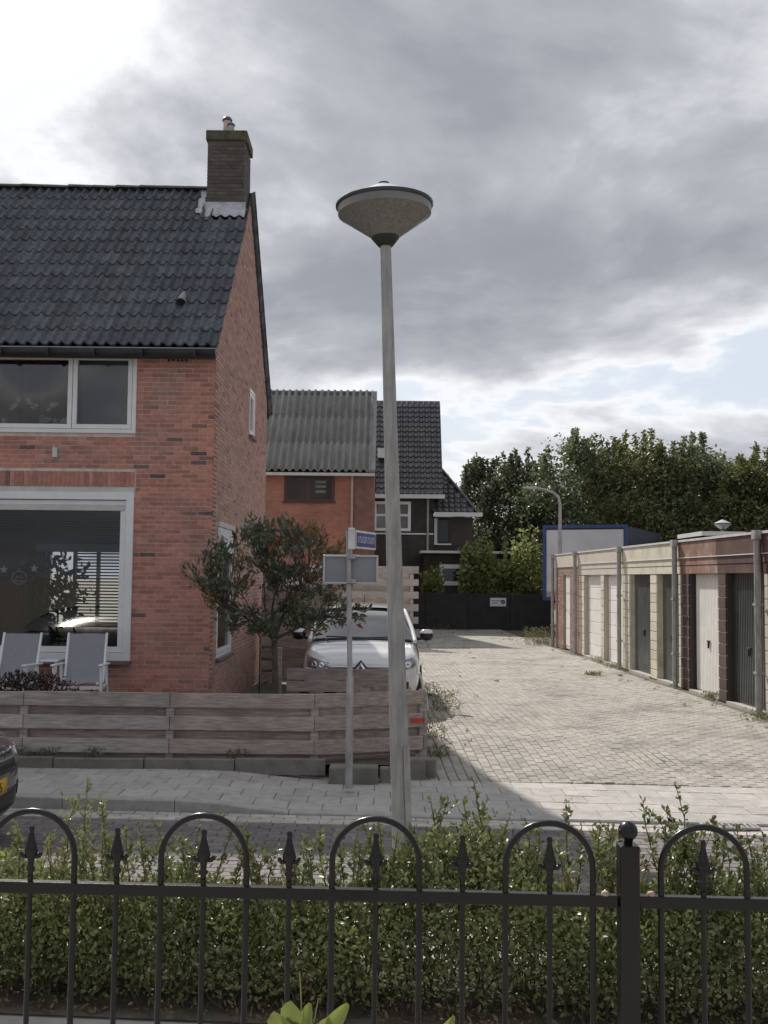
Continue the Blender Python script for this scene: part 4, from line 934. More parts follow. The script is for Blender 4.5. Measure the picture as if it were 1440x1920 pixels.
# blue street name plate, turned along the driveway
nz0, nz1 = XZ(657, 1028, SY)[1], XZ(657, 994, SY)[1]; nd = Vector((.20, .62, 0)).normalized()
nf = Matrix(((nd.x, nd.y, 0, sb0.x+.03), (nd.y, -nd.x, 0, SY+.0), (0, 0, 1, 0), (0, 0, 0, 1)))
hold = part('name_holder', MB().box(sb0.x-.032, sb0.x+.032, SY-.04, SY-.0, nz0-.01, nz1+.02), M('holder_white', (.6, .6, .6), .5), sp, bevel=.006)
npz = part('name_plate', fbox(MB(), nf, .0, .62, -.012, .012, nz0+.0, nz1-.0), M('plate_rim', (.62, .62, .64), .5), sp, bevel=.004)
part('plate_face', fbox(MB(), nf, .02, .60, .0122, .0145, nz0+.02, nz1-.02), M('plate_blue', (.025, .035, .17), .4), npz)
lt = MB(); random.seed(5); u = .06
for i in range(13):
    ww_ = random.choice((.022, .028, .032)); zc = (nz0+nz1)/2
    fbox(lt, nf, u, u+.009, .0146, .0158, zc-.03, zc+.035); 
    if i % 3: fbox(lt, nf, u+.010, u+ww_, .0146, .0158, zc-.03+(.05 if i % 2 else 0), zc-.018+(.05 if i % 2 else 0))
    u += ww_+.011
part('lettering', lt, M('letter_white', (.6, .6, .65), .5), npz)
random.seed(23)

# ------------------------------------------------------------------ wooden fences
def plank(p, q, z0, z1, th, mat, par, name='plank', off=0.0):
    """board from plan point p to q"""
    p, q = Vector((*p, 0)), Vector((*q, 0)); d = (q-p).normalized(); n = Vector((d.y, -d.x, 0)); n = n if n.y < 0 else -n
    a = p+n*off; b = q+n*off; j = lambda: random.uniform(-.006, .006); za, zb, zc, zd_ = z0+j(), z0+j(), z1+j(), z1+j()
    mb = MB().hexa([a.xy.to_3d()+Vector((0, 0, za)), b+Vector((0, 0, zb)), b-n*th+Vector((0, 0, zb)), a-n*th+Vector((0, 0, za)), a+Vector((0, 0, zc)), b+Vector((0, 0, zd_)), b-n*th+Vector((0, 0, zd_)), a-n*th+Vector((0, 0, zc))])
    return part(name, mb, mat, par, bevel=.004)
FY = 10.9
def fx(px): return XZ(px, 1360, FY)[0]
def zrow(py, px=300): return XZ(px, py, FY)[1]
fpts = [(-7.2, FY+.06), (fx(42), FY+.02), (fx(318), FY), (fx(590), FY), (.455, FY+.44)]
f1 = thing('plank_fence', 'low weathered grey plank fence bordering the sidewalk', 'fence', (fx(318), FY, 0))
rows = [(1299, 1326), (1342, 1369), (1386, 1413)]; backs = [(1318, 1348), (1361, 1392), (1405, 1424)]
for i in range(len(fpts)-1):
    for (a, b) in rows: plank(fpts[i], (fpts[i+1][0]-.006, fpts[i+1][1]), zrow(b), zrow(a), .028, WOOD if i < 2 else WOODB, f1, off=.0)
    for (a, b) in backs: plank(fpts[i], (fpts[i+1][0]-.006, fpts[i+1][1]), zrow(b), zrow(a), .025, WOODB, f1, 'back_plank', off=-.075)
for i, (x, y) in enumerate(fpts):
    if i == 0: continue
    part('post', MB().box(x-.045, x+.035, y+.0295, y+.0740, -.1, zrow(1300)), WOOD, f1)
# return along the drive and the red reflector
rp_ = [(.455, FY+.44), (.43, 13.2)]
for (a, b) in rows[1:]: plank((rp_[0][0]+.0, rp_[0][1]+.01), rp_[1], zrow(b), zrow(a), .028, WOODB, f1, 'return_plank')
part('end_post', MB().box(.40, .47, FY+.475, FY+.55, -.1, zrow(1297)), WOOD, f1)
rr = aty(782, 1350, FY+.40); rfo = part('reflector', MB().box(rr.x-.07, rr.x+.068, FY+.372, FY+.384, rr.z-.024, rr.z+.022), M('reflector_red', (.55, .06, .03), .3, .05), f1)
# second, higher planks in front of the parked car
F2 = 13.6; f2 = thing('bay_fence', 'short brown plank fence in front of the white parked car', 'fence', (-.6, F2, 0))
x0, x1 = XZ(537, 1280, F2)[0], XZ(736, 1280, F2)[0]
for (a, b) in ((1254, 1276), (1278, 1298), (1301, 1322)): plank((x0, F2), (x1, F2), XZ(640, b, F2)[1], XZ(640, a, F2)[1], .03, WOODB, f2)
for x in (x0+.1, (x0+x1)/2, x1-.1): part('post', MB().box(x-.04, x+.04, F2+.032, F2+.1, 0, XZ(640, 1256, F2)[1]), WOODB, f2)
# boards beside the house
F3 = 19.0; f3 = thing('side_fence', 'brown plank fence beside the gable wall left of the white car', 'fence', (-1.6, F3, 0))
x0, x1 = XS+.1, -.75
for k in range(8): plank((x0, F3), (x1, F3), .05+k*.215, .05+k*.215+.17, .03, WOODB, f3); plank((x0, F3), (x1, F3), .05+k*.215+.15, .05+k*.215+.235, .025, WOODB, f3, 'back_plank', off=-.06)
for x in (x0+.1, x1-.05): part('post', MB().box(x-.045, x+.045, F3+.0305, F3+.0595, 0, 1.75), WOODB, f3)
p_ = aty(521, 1250, 13.9); tag(part('fence_post', MB().box(p_.x-.05, p_.x+.05, 13.85, 13.95, 0, 1.02), WOODB, bevel=.008), 'single brown wooden post between gable wall and plank fences', 'post')
# tall board fence behind the car
F4 = 30.0; f4 = thing('tall_board_fence', 'tall grey board fence of staggered planks behind the white car', 'fence', (-1, F4, 0))
x0 = XZ(500, 1100, F4)[0]; x1 = XZ(785, 1100, F4)[0]; ztop = XZ(760, 1062, F4)[1]; k = 0; z = ztop
while z > .3:
    plank((x0, F4), (XZ(655, 1100, F4)[0]-.01, F4), z-.20, z, .03, WOOD, f4); plank((XZ(655, 1100, F4)[0], F4), (x1, F4), z-.20, z, .03, WOOD, f4)
    plank((x0, F4), (x1-.26, F4), z-.385, z-.19, .03, WOOD, f4, 'back_plank', off=-.10); z -= .362
for x in (x1-.20, XZ(655, 1100, F4)[0], x0+1): part('post', MB().box(x-.05, x+.05, F4+.0305, F4+.0995, 0, ztop-.02), WOOD, f4)

# ------------------------------------------------------------------ laurel by the house
LAUR = leafmat('leaf_laurel', (.065, .085, .055), (.19, .21, .135), .3, .6, .3)
LAURR = leafmat('leaf_laurel_red', (.22, .075, .04), (.28, .19, .07), .3, .5, .35)
ty = 12.8; tb_ = aty(515, 1292, ty); lt_ = thing('photinia_tree', 'small round tree with glossy green and reddish leaves beside the gable wall', 'tree', (tb_.x, ty, 0))
cc = aty(528, 1090, ty); mb = MB(); base_ = Vector((tb_.x, ty, 0)); fork = aty(514, 1195, ty)
mb.tube([base_, base_.lerp(fork, .5)+Vector((.02, 0, 0)), fork], [.045, .04, .035], 8)
P, D, P2, D2 = [], [], [], []
tips = []
for i in range(130):
    a = random.uniform(0, 2*math.pi); rr_ = math.sqrt(random.random()); zz_ = random.uniform(-.62, .72)
    lim = math.sqrt(max(.12, 1-(zz_/.78)**2)); tips.append(cc+Vector((.96*rr_*lim*math.cos(a), .75*rr_*lim*math.sin(a), zz_)))
for px, py in ((352, 1062), (365, 1085), (392, 1045), (408, 1062), (420, 1100), (385, 1100), (680, 1145), (672, 1160), (640, 1165), (460, 1000), (480, 992), (400, 1130)): tips.append(aty(px, py, ty+random.uniform(-.3, .1)))
limbs = []
for i in range(11):
    a = i*2.4; e_ = fork+Vector((math.cos(a)*random.uniform(.2, .6), math.sin(a)*random.uniform(.15, .45), random.uniform(.15, .75)))
    md_ = fork.lerp(e_, .5)+Vector((random.uniform(-.06, .06), random.uniform(-.06, .06), random.uniform(.0, .08)))
    mb.tube([fork-Vector((0, 0, .03)), md_, e_], [.022, .016, .010], 6); limbs += [md_, e_]
for q in tips:
    lb_ = min(limbs, key=lambda v: (v-q).length+(.25 if v.z > q.z+.1 else 0))
    m1 = lb_.lerp(q, .55)+Vector((random.uniform(-.06, .06), random.uniform(-.06, .06), random.uniform(-.05, .07)))
    mb.tube([lb_, m1, q], [.009, .006, .003], 5)
    red = random.random() < (.16+.6*max(0, min(1, (q.x-cc.x+.2)/1.0))*max(0, min(1, (q.z-cc.z+.3)/.8)))
    n = random.choice((22, 34, 44, 54))
    d0 = (q-m1).normalized()
    for k in range(n):
        t_ = random.random()**.7; p_ = m1.lerp(q, .25+.8*t_)+Vector((random.gauss(0, .05), random.gauss(0, .05), random.gauss(0, .045)))
        (P2 if red and t_ > .4 else P).append(p_); (D2 if red and t_ > .4 else D).append(d0*.7)
part('trunk', mb, BARK, lt_)
part('crown', leaf_mesh('crown', np.array(P), .082, .38, .2, np.array(D)), LAUR, lt_, 'stuff')
part('young_leaves', leaf_mesh('young', np.array(P2), .085, .38, .3, np.array(D2)), LAURR, lt_, 'stuff')
q = aty(488, 1180, 13.2); hoop = [(q.x, 13.2, .03), (q.x, 13.2, q.z-.1)]+[(q.x-.26+.26*math.cos(a), 13.2, q.z-.1+.16*math.sin(a)) for a in (.3, .7, 1.1, 1.5)]+[(q.x-.42, 13.2, q.z+.05)]
tag(part('plant_hoop', MB().tube(hoop, .008, 6), BLACKM), 'thin black rod bent over beside the gable wall under the small tree', 'plant support')
# weeds and small plants
WEED = leafmat('leaf_weed', (.09, .095, .03), (.24, .23, .10), .6, .3, .35)
def tuft(pos, r_, h, n, label, mat=WEED, leaf=.05, name='weed_clump', group='weeds', cat='weeds'):
    n = int(n*1.6); P = np.stack([pos[0]+np.clip(rng.normal(size=n), -1.6, 1.6)*r_*.4, pos[1]+rng.normal(size=n)*r_*.35, pos[2]+rng.uniform(0, 1, n)**1.4*h], 1)
    t = thing(name, label, cat, pos, group); part('foliage', leaf_mesh(name, P, leaf*.8, .26, 1.3), mat, t, 'stuff'); return t
tuft((.05, 13.35, .03), .75, .52, 800, 'yellowish weeds growing right of the short brown plank fence', leaf=.06)
tuft((.62, 12.9, .0), .22, .30, 260, 'dry weeds at the driveway edge by the end of the plank fence')
tuft((.62, 11.9, -.06), .2, .12, 200, 'low weeds on the paving at the fence corner')
tuft((.95, 15.6, 0), .30, .28, 340, 'weeds at the driveway edge beside the white car')
tuft((.75, 17.4, 0), .30, .22, 300, 'weeds along the shaded side of the white car')
tuft((4.75, 31.5, 0), .7, .5, 500, 'tall dry weeds by the end of the brick store', leaf=.09)
tuft((2.0, 40.1, 0), 1.8, .2, 380, 'thin weeds at the foot of the black wall', leaf=.07)
for px, py, r_, h, lb in ((1092, 1222, .35, .16, 'weeds at the foot of the downpipe beside the brick store'), (1128, 1240, .35, .12, 'weeds in front of the white panelled doors'), (1152, 1252, .32, .10, 'weeds below the second white panelled door'), (1112, 1266, .22, .06, 'flat green weed patch alone on the open paving'), (1335, 1310, .2, .1, 'weeds by the pale ribbed door sill'), (1428, 1352, .35, .14, 'weeds at the foot of the last downpipe')):
    g_ = atz(px, py, 0); tuft((g_.x, g_.y, 0), r_, h, 240, lb)
for px, py, lb in ((40, 1418, 'dark weeds under the plank fence at its first post'), (90, 1415, 'dark weeds below the lowest fence plank left of the bare stretch'), (175, 1413, 'dark weeds below the lowest fence plank near the middle'), (445, 1418, 'grass blades under the plank fence left of the sign post')):
    g_ = aty(px, py, 10.8); tuft((g_.x, 10.8, .06), .16, .10, 140, lb, LAUR)
# ------------------------------------------------------------------ cars
def car(label, paint, loc, rotz, plate=None, emblem=True):
    root = thing('parked_car', label, 'car', loc, rotz=rotz); T = W[root.name]
    def P(name, mb, mat, par=root, **k):
        mb.v = [tuple(T @ Vector(v)) for v in mb.v]; return part(name, mb, mat, par, **k)
    st = [(0.0, .46, .30, .64), (.035, .64, .24, .71), (.12, .775, .20, .795), (.30, .85, .19, .875), (.60, .875, .19, .935), (1.0, .885, .19, .985), (1.35, .885, .19, 1.02), (2.2, .885, .19, 1.05), (3.2, .88, .19, 1.07), (3.75, .85, .22, 1.06), (4.05, .76, .28, .98), (4.12, .55, .36, .8)]
    half = lambda hw, zb, zt: [(0, zb), (hw*.7, zb), (hw*.95, zb+.05), (hw, zb+(zt-zb)*.40), (hw*1.0, zb+(zt-zb)*.62), (hw*.975, zt-.13), (hw*.90, zt-.035), (hw*.80, zt-.004), (hw*.45, zt+.022), (0, zt+.03)]
    vs = []; n = 0
    for (y, hw, zb, zt) in st:
        h = half(hw, zb, zt); ring = h+[(-x, z) for x, z in reversed(h[1:-1])]; n = len(ring); vs += [(x, y, z) for x, z in ring]
    fs = []
    for i in range(len(st)-1):
        for j in range(n): fs.append((i*n+j, (i+1)*n+j, (i+1)*n+(j+1) % n, i*n+(j+1) % n))
    fs += [tuple(range(n)), tuple(reversed(range((len(st)-1)*n, len(st)*n)))]
    tmp = bpy.data.objects.new('tmp', MB().add(vs, fs, True).mesh()); COL.objects.link(tmp); md = tmp.modifiers.new('s', 'SUBSURF'); md.levels = 3
    dg = bpy.context.evaluated_depsgraph_get(); ev = tmp.evaluated_get(dg).to_mesh(); bv = [v.co.copy() for v in ev.vertices]; bf = [tuple(p.vertices) for p in ev.polygons]
    tree_ = BVHTree.FromPolygons(bv, bf); tmp.evaluated_get(dg).to_mesh_clear(); bpy.data.objects.remove(tmp)
    body = P('body', MB().add(bv, bf, True), paint)
    def patch(name, fn, nu, nv, mat, off=.004, par=body, th=.012):
        mb = MB(); vs = []; fs = []
        for i in range(nu+1):
            for j in range(nv+1):
                x, z = fn(i/nu, j/nv); hit = tree_.ray_cast(Vector((x, -2, z)), Vector((0, 1, 0)))
                y = hit[0].y if hit[0] is not None else .5
                vs.append((x, y-off, z))
        k = len(vs); vs += [(a, b+th+off, c) for a, b, c in vs]
        for i in range(nu):
            for j in range(nv):
                q = (i*(nv+1)+j, (i+1)*(nv+1)+j, (i+1)*(nv+1)+j+1, i*(nv+1)+j+1); fs.append(q)
        rim = [i*(nv+1) for i in range(nu+1)]+[nu*(nv+1)+j for j in range(1, nv+1)]+[i*(nv+1)+nv for i in range(nu-1, -1, -1)]+[j for j in range(nv-1, 0, -1)]
        for a, b in zip(rim, rim[1:]+rim[:1]): fs.append((b, a, a+k, b+k))
        return P(name, mb.add(vs, fs, True), mat, par)
    CB = M('car_black', (.012, .012, .014), .35, .1, 4)
    CHR = M('chrome', (.65, .66, .68), .12, .05, 4, metal=1.0)
    LENS = M('headlight_glass', (.22, .23, .25), .06, .3, 14, metal=.5, spec=.8, coat=1)
    # grille: black band dipping around the emblem, lower intake, headlights
    patch('grille', lambda u, v: (-.50+1.0*u, .575+.085*v-.012*abs(2*u-1)), 24, 3, CB, .006)
    patch('lower_intake', lambda u, v: (-.52+1.04*u, .29+.15*v), 20, 3, CB, .004)
    for s in (-1, 1):
        hl = patch('headlight', lambda u, v: (s*(.47+.32*u), .60+.06*u+(.10+.055*u)*v), 10, 6, LENS, .007)
        for cxh, rr_ in ((.57, .045), (.68, .05)): patch('lamp_unit', lambda u, v: (s*(cxh+rr_*(.25+.75*v)*math.cos(2*math.pi*u)), .685+.03*(cxh-.57)*10*.3+rr_*(.25+.75*v)*math.sin(2*math.pi*u)), 14, 2, CHR, .012, hl, .006)
        patch('light_strip', lambda u, v: (s*(.45+.345*u), .715+.085*u+.012*v), 10, 1, CHR, .010, hl)
        patch('fog_lamp', lambda u, v: (s*(.56+.13*u), .36+.10*v), 5, 3, CB, .006)
    patch('trim_bar', lambda u, v: (-.48+.96*u, .668+.012*v-.006*abs(2*u-1)), 20, 1, CHR, .009)
    patch('plate', lambda u, v: (-.26+.52*u, .43+.11*v), 8, 2, M('plate_yellow', (.62, .36, .03), .45, .04, 4), .012)
    if plate:
        me = text_mesh(plate, .10); hitc = tree_.ray_cast(Vector((0, -2, .485)), Vector((0, 1, 0)))[0]
        o = part('plate_lettering', MB().add([tuple(T @ Vector((v.co.x, hitc.y-.0145-v.co.z, .485+v.co.y))) for v in me.vertices], [tuple(p.vertices) for p in me.polygons]), CB, body)
    if emblem:  # upright diamond outline
        hitc = tree_.ray_cast(Vector((0, -2, .62)), Vector((0, 1, 0)))[0]; y = hitc.y-.02
        em = MB(); k = [(0, .105), (.075, 0), (0, -.105), (-.075, 0)]; ki = [(0, .055), (.036, 0), (0, -.055), (-.036, 0)]
        v = [(a, y, .635+b) for a, b in k]+[(a, y-.012, .635+b) for a, b in ki]+[(a, y+.02, .635+b) for a, b in k]+[(a, y+.02, .635+b) for a, b in ki]
        f = []
        for i in range(4): j = (i+1) % 4; f += [(i, j, 4+j, 4+i), (j, i, 8+i, 8+j), (4+i, 4+j, 12+j, 12+i)]
        P('emblem_surround', MB().prism([Vector((a*1.5, y+.012, .635+b*1.25)) for a, b in k], Vector((0, .03, 0))), CB, body)
        P('emblem', em.add(v, f), CHR, body)
    # cabin
    cs = [(.98, 1.005, .80, .80), (1.25, 1.17, .80, .75), (1.55, 1.335, .80, .69), (1.80, 1.445, .80, .645), (2.1, 1.49, .80, .62), (2.7, 1.505, .80, .61), (3.3, 1.47, .80, .61), (3.75, 1.28, .79, .66), (3.98, 1.08, .76, .72)]
    def ring(y, zr, wb_, wr): z0 = 1.0; return [(-wb_, z0), (-wb_+(wb_-wr)*.55, z0+(zr-z0)*.55), (-wr, zr-.045*min(1, (zr-z0)*4)), (-wr*.86, zr-.008), (-wr*.45, zr+.012), (0, zr+.018), (wr*.45, zr+.012), (wr*.86, zr-.008), (wr, zr-.045*min(1, (zr-z0)*4)), (wb_-(wb_-wr)*.55, z0+(zr-z0)*.55), (wb_, z0)]
    vs = []; fs = []; k = 11
    for c_ in cs: vs += [(x, c_[0], z) for x, z in ring(*c_)]
    for i in range(len(cs)-1):
        for j in range(k-1): fs.append((i*k+j, i*k+j+1, (i+1)*k+j+1, (i+1)*k+j))
    CG = bpy.data.materials.get('car_glass')
    if CG is None:
        CG = bpy.data.materials.new('car_glass'); CG.use_nodes = True; t = CG.node_tree; p = t.nodes['Principled BSDF']; p.inputs['Base Color'].default_value = (.03, .035, .037, 1); p.inputs['Roughness'].default_value = .05; p.inputs['IOR'].default_value = 2.6; p.inputs['Coat Weight'].default_value = .5
    P('windows', MB().add(vs, fs, True), CG, subsurf=1)
    rv = []; rf_ = []
    for c_ in cs[3:8]:
        r0 = ring(*c_)[2:9]; rv += [(x*1.012, c_[0]-(.02 if c_ is cs[3] else 0), z+.012) for x, z in r0]
    for i in range(4):
        for j in range(6): rf_.append((i*7+j, i*7+j+1, (i+1)*7+j+1, (i+1)*7+j))
    P('roof', MB().add(rv, rf_, True), paint, subsurf=1)
    for s in (-1, 1):
        pp = [(s*c_[3]*1.0+s*.012, c_[0], c_[1]-.02) for c_ in cs[0:4]]; pp[0] = (s*.80, .90, .985)
        P('pillar', MB().tube(pp, [.035, .034, .032, .032], 8), paint)
        mir = P('mirror', MB().lathe([(.02, -.085), (.075, -.07), (.10, -.02), (.10, .04), (.07, .078), (.02, .085)], (s*.99, 1.28, 1.06), 14, 1.05, .7), CB)
        P('mirror_cap', MB().lathe([(.102, .03), (.075, .08), (.02, .09)], (s*.99, 1.28, 1.062), 14, 1.06, .72), paint, mir)
        P('mirror_foot', MB().tube([(s*.83, 1.30, 1.0), (s*.95, 1.29, 1.02)], [.03, .022], 8), CB, mir)
        for yw in (.78, 3.35):
            wh = P('wheel', MB().tube([(s*.70, yw, .32), (s*.895, yw, .32)], .32, 26), RUBBER); P('rim', MB().tube([(s*.893, yw, .32), (s*.903, yw, .32)], .20, 20), CHR, wh)
    P('wiper', MB().tube([(-.55, 1.0, 1.045), (.0, .985, 1.03), (.5, 1.0, 1.045)], .010, 5), CB)
    P('cowl', MB().tube([(-.72, .97, .995), (-.3, .94, 1.012), (.3, .94, 1.012), (.72, .97, .995)], .022, 6), CB)
    P('interior_mirror', MB().box(-.10, .10, 1.70, 1.74, 1.34, 1.40), CB, bevel=.01)
    P('antenna', MB().tube([(0.0, 2.2, 1.5), (0.0, 2.32, 1.66)], .006, 5), CB)
    return root
WPAINT = M('car_white', (.66, .66, .68), .18, .02, 2, coat=1.0, spec=.6)
GPAINT = M('car_grey', (.055, .06, .072), .22, .05, 30, coat=1.0, metal=.5, spec=.6)
car('white hatchback parked nose out behind the plank fence', WPAINT, (-.31, 14.95, .012), 0)
car('dark grey car with yellow plate at the road edge', GPAINT, (-2.80, 7.62, -.1), math.pi/2, '10-JF-5', False)

# ------------------------------------------------------------------ front garden furniture
TZ = .22
CHW = M('chair_white', (.76, .77, .80), .4, .04, 5); SLING = M('sling_grey', (.27, .275, .30), .85, .08, 40, bump=.3, bscale=300)
def chair(label, x, y, rz):
    t = thing('garden_chair', label, 'chair', (x, y, TZ), 'white garden chairs', rz); T = W[t.name]
    def P(name, mb, mat, **k): mb.v = [tuple(T @ Vector(v)) for v in mb.v]; return part(name, mb, mat, t, **k)
    w_ = .235
    # local: faces -y
    bk = lambda s: [(s*w_, -.24, .43), (s*w_, .16, .40), (s*w_, .22, .46), (s*(w_+.0), .40, 1.0)]
    for s in (-1, 1):
        P('side_rail', MB().tube(bk(s), .017, 8), CHW)
        P('leg', MB().box(s*(w_+.045)-.018, s*(w_+.045)+.018, -.25, -.20, 0, .64), CHW, bevel=.006)
        P('leg', MB().tube([(s*(w_+.04), .16, .62), (s*(w_+.045), .30, 0)], .019, 8), CHW)
        P('armrest', MB().hexa([(s*(w_+.045)-.03, -.30, .635), (s*(w_+.045)+.03, -.30, .635), (s*(w_+.045)+.025, .30, .615), (s*(w_+.045)-.025, .30, .615), (s*(w_+.045)-.03, -.30, .66), (s*(w_+.045)+.03, -.30, .66), (s*(w_+.045)+.025, .30, .64), (s*(w_+.045)-.025, .30, .64)]), CHW, bevel=.01)
        P('side_bar', MB().box(s*(w_+.045)-.012, s*(w_+.045)+.012, -.2, .24, .36, .39), CHW)
    P('front_bar', MB().box(-w_-.03, w_+.03, -.235, -.205, .355, .395), CHW)
    sl = MB(); pr = [(-.23, .436), (-.05, .418), (.16, .412), (.215, .465), (.30, .70), (.398, .99)]; vs = []; fs = []
    for (yy_, zz_) in pr: vs += [(a*w_*.97, yy_-(.012 if abs(a) < .9 and zz_ > .5 else 0)*0, zz_-(.02 if abs(a) < .5 else 0)*(zz_ < .5)) for a in (-1, -.5, 0, .5, 1)]
    for i in range(5):
        for j in range(4): fs.append((i*5+j, i*5+j+1, (i+1)*5+j+1, (i+1)*5+j))
    P('sling', sl.add(vs, fs, True), SLING); return t
p = aty(152, 1260, 12.85); chair('white framed chair with grey sling beside the brick pier of the front window', p.x, 12.85, .10)
p = aty(18, 1260, 12.75); chair('white framed chair with grey sling behind the heather planter', p.x, 12.75, -.03)
ta = aty(86, 1236, 13.25); tb = thing('side_table', 'small white side table between the two garden chairs', 'table', (ta.x, 13.25, TZ))
part('table_top', MB().box(ta.x-.21, ta.x+.21, 13.05, 13.45, ta.z-.02, ta.z+.01), CHW, tb, bevel=.008)
for a in (-.18, .18):
    for b in (13.09, 13.41): part('leg', MB().box(ta.x+a-.014, ta.x+a+.014, b-.014, b+.014, TZ, ta.z-.021), CHW, tb)
pa = aty(55, 1285, 11.9); pl = thing('planter', 'wooden planter with low heather in front of the chairs', 'planter', (pa.x-.1, 11.9, TZ))
xr = aty(140, 1290, 11.9).x
part('box', MB().box(pa.x-.75, xr-.15, 11.72, 11.75, TZ, .60).box(pa.x-.75, xr-.15, 12.15, 12.18, TZ, .60).box(xr-.149, xr-.12, 11.72, 12.18, TZ, .60).box(pa.x-.78, pa.x-.751, 11.72, 12.18, TZ, .60), WOOD, pl)
part('rim_board', MB().box(xr-.16, xr+.02, 11.70, 12.25, .601, .622), WOOD, pl)
part('soil', MB().box(pa.x-.749, xr-.151, 11.751, 12.149, TZ, .55), SOIL, pl)
n = 1500; PP = np.stack([rng.normal(size=n)*.30+pa.x, 11.95+rng.normal(size=n)*.1, .56+rng.uniform(0, 1, n)**1.3*.26*np.clip(1, 0, 1)], 1); PP[:, 2] = .55+(PP[:, 2]-.55)*np.clip(1.2-((PP[:, 0]-pa.x)/.55)**2, .2, 1)
hth = thing('heather_plant', 'low dark heather bush growing in the wooden planter', 'plant', (pa.x, 11.95, .55))
part('foliage', leaf_mesh('heather', PP, .055, .35, .8), leafmat('leaf_heather', (.03, .035, .022), (.11, .06, .05), .6, .3, .2), hth, 'stuff')
part('stem', MB().tube([(pa.x, 11.95, .5), (pa.x+.02, 11.95, .68)], .012, 5).tube([(pa.x-.2, 11.95, .5), (pa.x-.22, 11.95, .66)], .01, 5), BARK, hth)
# things behind the glass
CER = M('ceramic_dark', (.045, .055, .065), .4, .1); STRAW = leafmat('leaf_straw', (.10, .11, .035), (.26, .25, .10), .7, .2, .3)
g_ = aty(62, 1185, 14.55); pt_ = thing('grass_pot', 'dark pot of feathery grass inside the front window', 'plant', (g_.x, 14.55, .82))
part('pot', MB().box(g_.x-.16, g_.x+.28, 14.4, 14.7, .82, 1.17), CER, pt_, bevel=.03)
n = 260; PP = np.stack([g_.x+rng.normal(size=n)*.05, 14.55+rng.normal(size=n)*.05, np.full(n, 1.15)+rng.uniform(0, .12, n)], 1); part('grass', leaf_mesh('grass', PP, .55, .02, 6.5), STRAW, pt_, 'stuff')
g_ = aty(108, 1160, 15.0); sc = thing('window_plant', 'dark leafy houseplant inside the front window', 'plant', (g_.x, 15.0, .75))
part('pot', MB().lathe([(.10, 0), (.15, .3)], (g_.x, 15.0, .75), 18), STK, sc); n = 420
part('foliage', leaf_mesh('hp', np.array([g_.x, 15.0, 1.65])+rng.normal(size=(n, 3))*np.array([.20, .15, .30]), .13, .5, .3), LAUR, sc, 'stuff'); part('stem', MB().tube([(g_.x, 15, 1.04), (g_.x, 15, 1.6)], .015, 6), BARK, sc)
cb = thing('window_cabinet', 'low dark cabinet under the front window plants', 'cabinet', (-4.8, 14.7, .25)); part('top', MB().box(-6.5, -3.9, 14.35, 15.2, .70, .75), LWOOD, cb); part('body', MB().box(-6.45, -3.95, 14.4, 15.15, .25, .699), LWOOD, cb)
lj = aty(103, 1205, 14.45); tag(part('lantern_jar', MB().lathe([(.06, 0), (.085, .05), (.085, .16), (.05, .22), (.05, .25)], (lj.x, 14.5, .752), 16), M('jar', (.30, .27, .22), .3)), 'pale glass jar standing inside the front window', 'jar')
cbx = aty(18, 1140, 15.4); dr = thing('dark_sideboard', 'dark brown cupboard at the back of the front room', 'cupboard', (cbx.x, 15.6, .25)); part('body', MB().box(cbx.x-.7, cbx.x+.28, 15.4, 15.9, .25, 1.86), LWOOD, dr); part('knob', MB().lathe([(.012, 0), (.018, .02), (.01, .03)], (cbx.x+.1, 15.385, 1.6), 8), GALV, dr)
PET = M('petal', (.62, .60, .56), .6, .08); random.seed(4)
for px, lb in ((8, 'white orchid on the upstairs window board beside the frame edge'), (78, 'tall pale vase of orchids on the upstairs window board'), (104, 'small white orchid on the upstairs window board next to the tall vase')):
    b = aty(px, 795, 14.25); zb = u_b+.063; o = thing('orchid', lb, 'flowers', (b.x, 14.25, zb), 'orchids upstairs')
    part('vase', MB().lathe([(.03, 0), (.045, .02), (.035, .12), (.05, .16)], (b.x, 14.25, zb), 12), M('vase_pale', (.4, .38, .35), .4), o)
    h = .16 if px == 104 else .38
    for s in (-1, 1):
        part('stem', MB().tube([(b.x, 14.25, zb+.14), (b.x+s*.06, 14.25, zb+h*.8), (b.x+s*.16, 14.25, zb+h)], .006, 5), LAUR, o)
        fl3 = MB()
        for k in range(4):
            c = Vector((b.x+s*(.09+.035*k), 14.25+random.uniform(-.03, .03), zb+h*(.85+.06*k)+random.uniform(-.03, .03)))
            for a in range(5):
                q = a*1.2566+k; fl3.add([c, c+Vector((.028*math.cos(q-.4), -.01, .028*math.sin(q-.4))), c+Vector((.042*math.cos(q), -.018, .042*math.sin(q))), c+Vector((.028*math.cos(q+.4), -.01, .028*math.sin(q+.4)))], [(0, 1, 2, 3)])
        part('petals', fl3, PET, o, 'stuff')
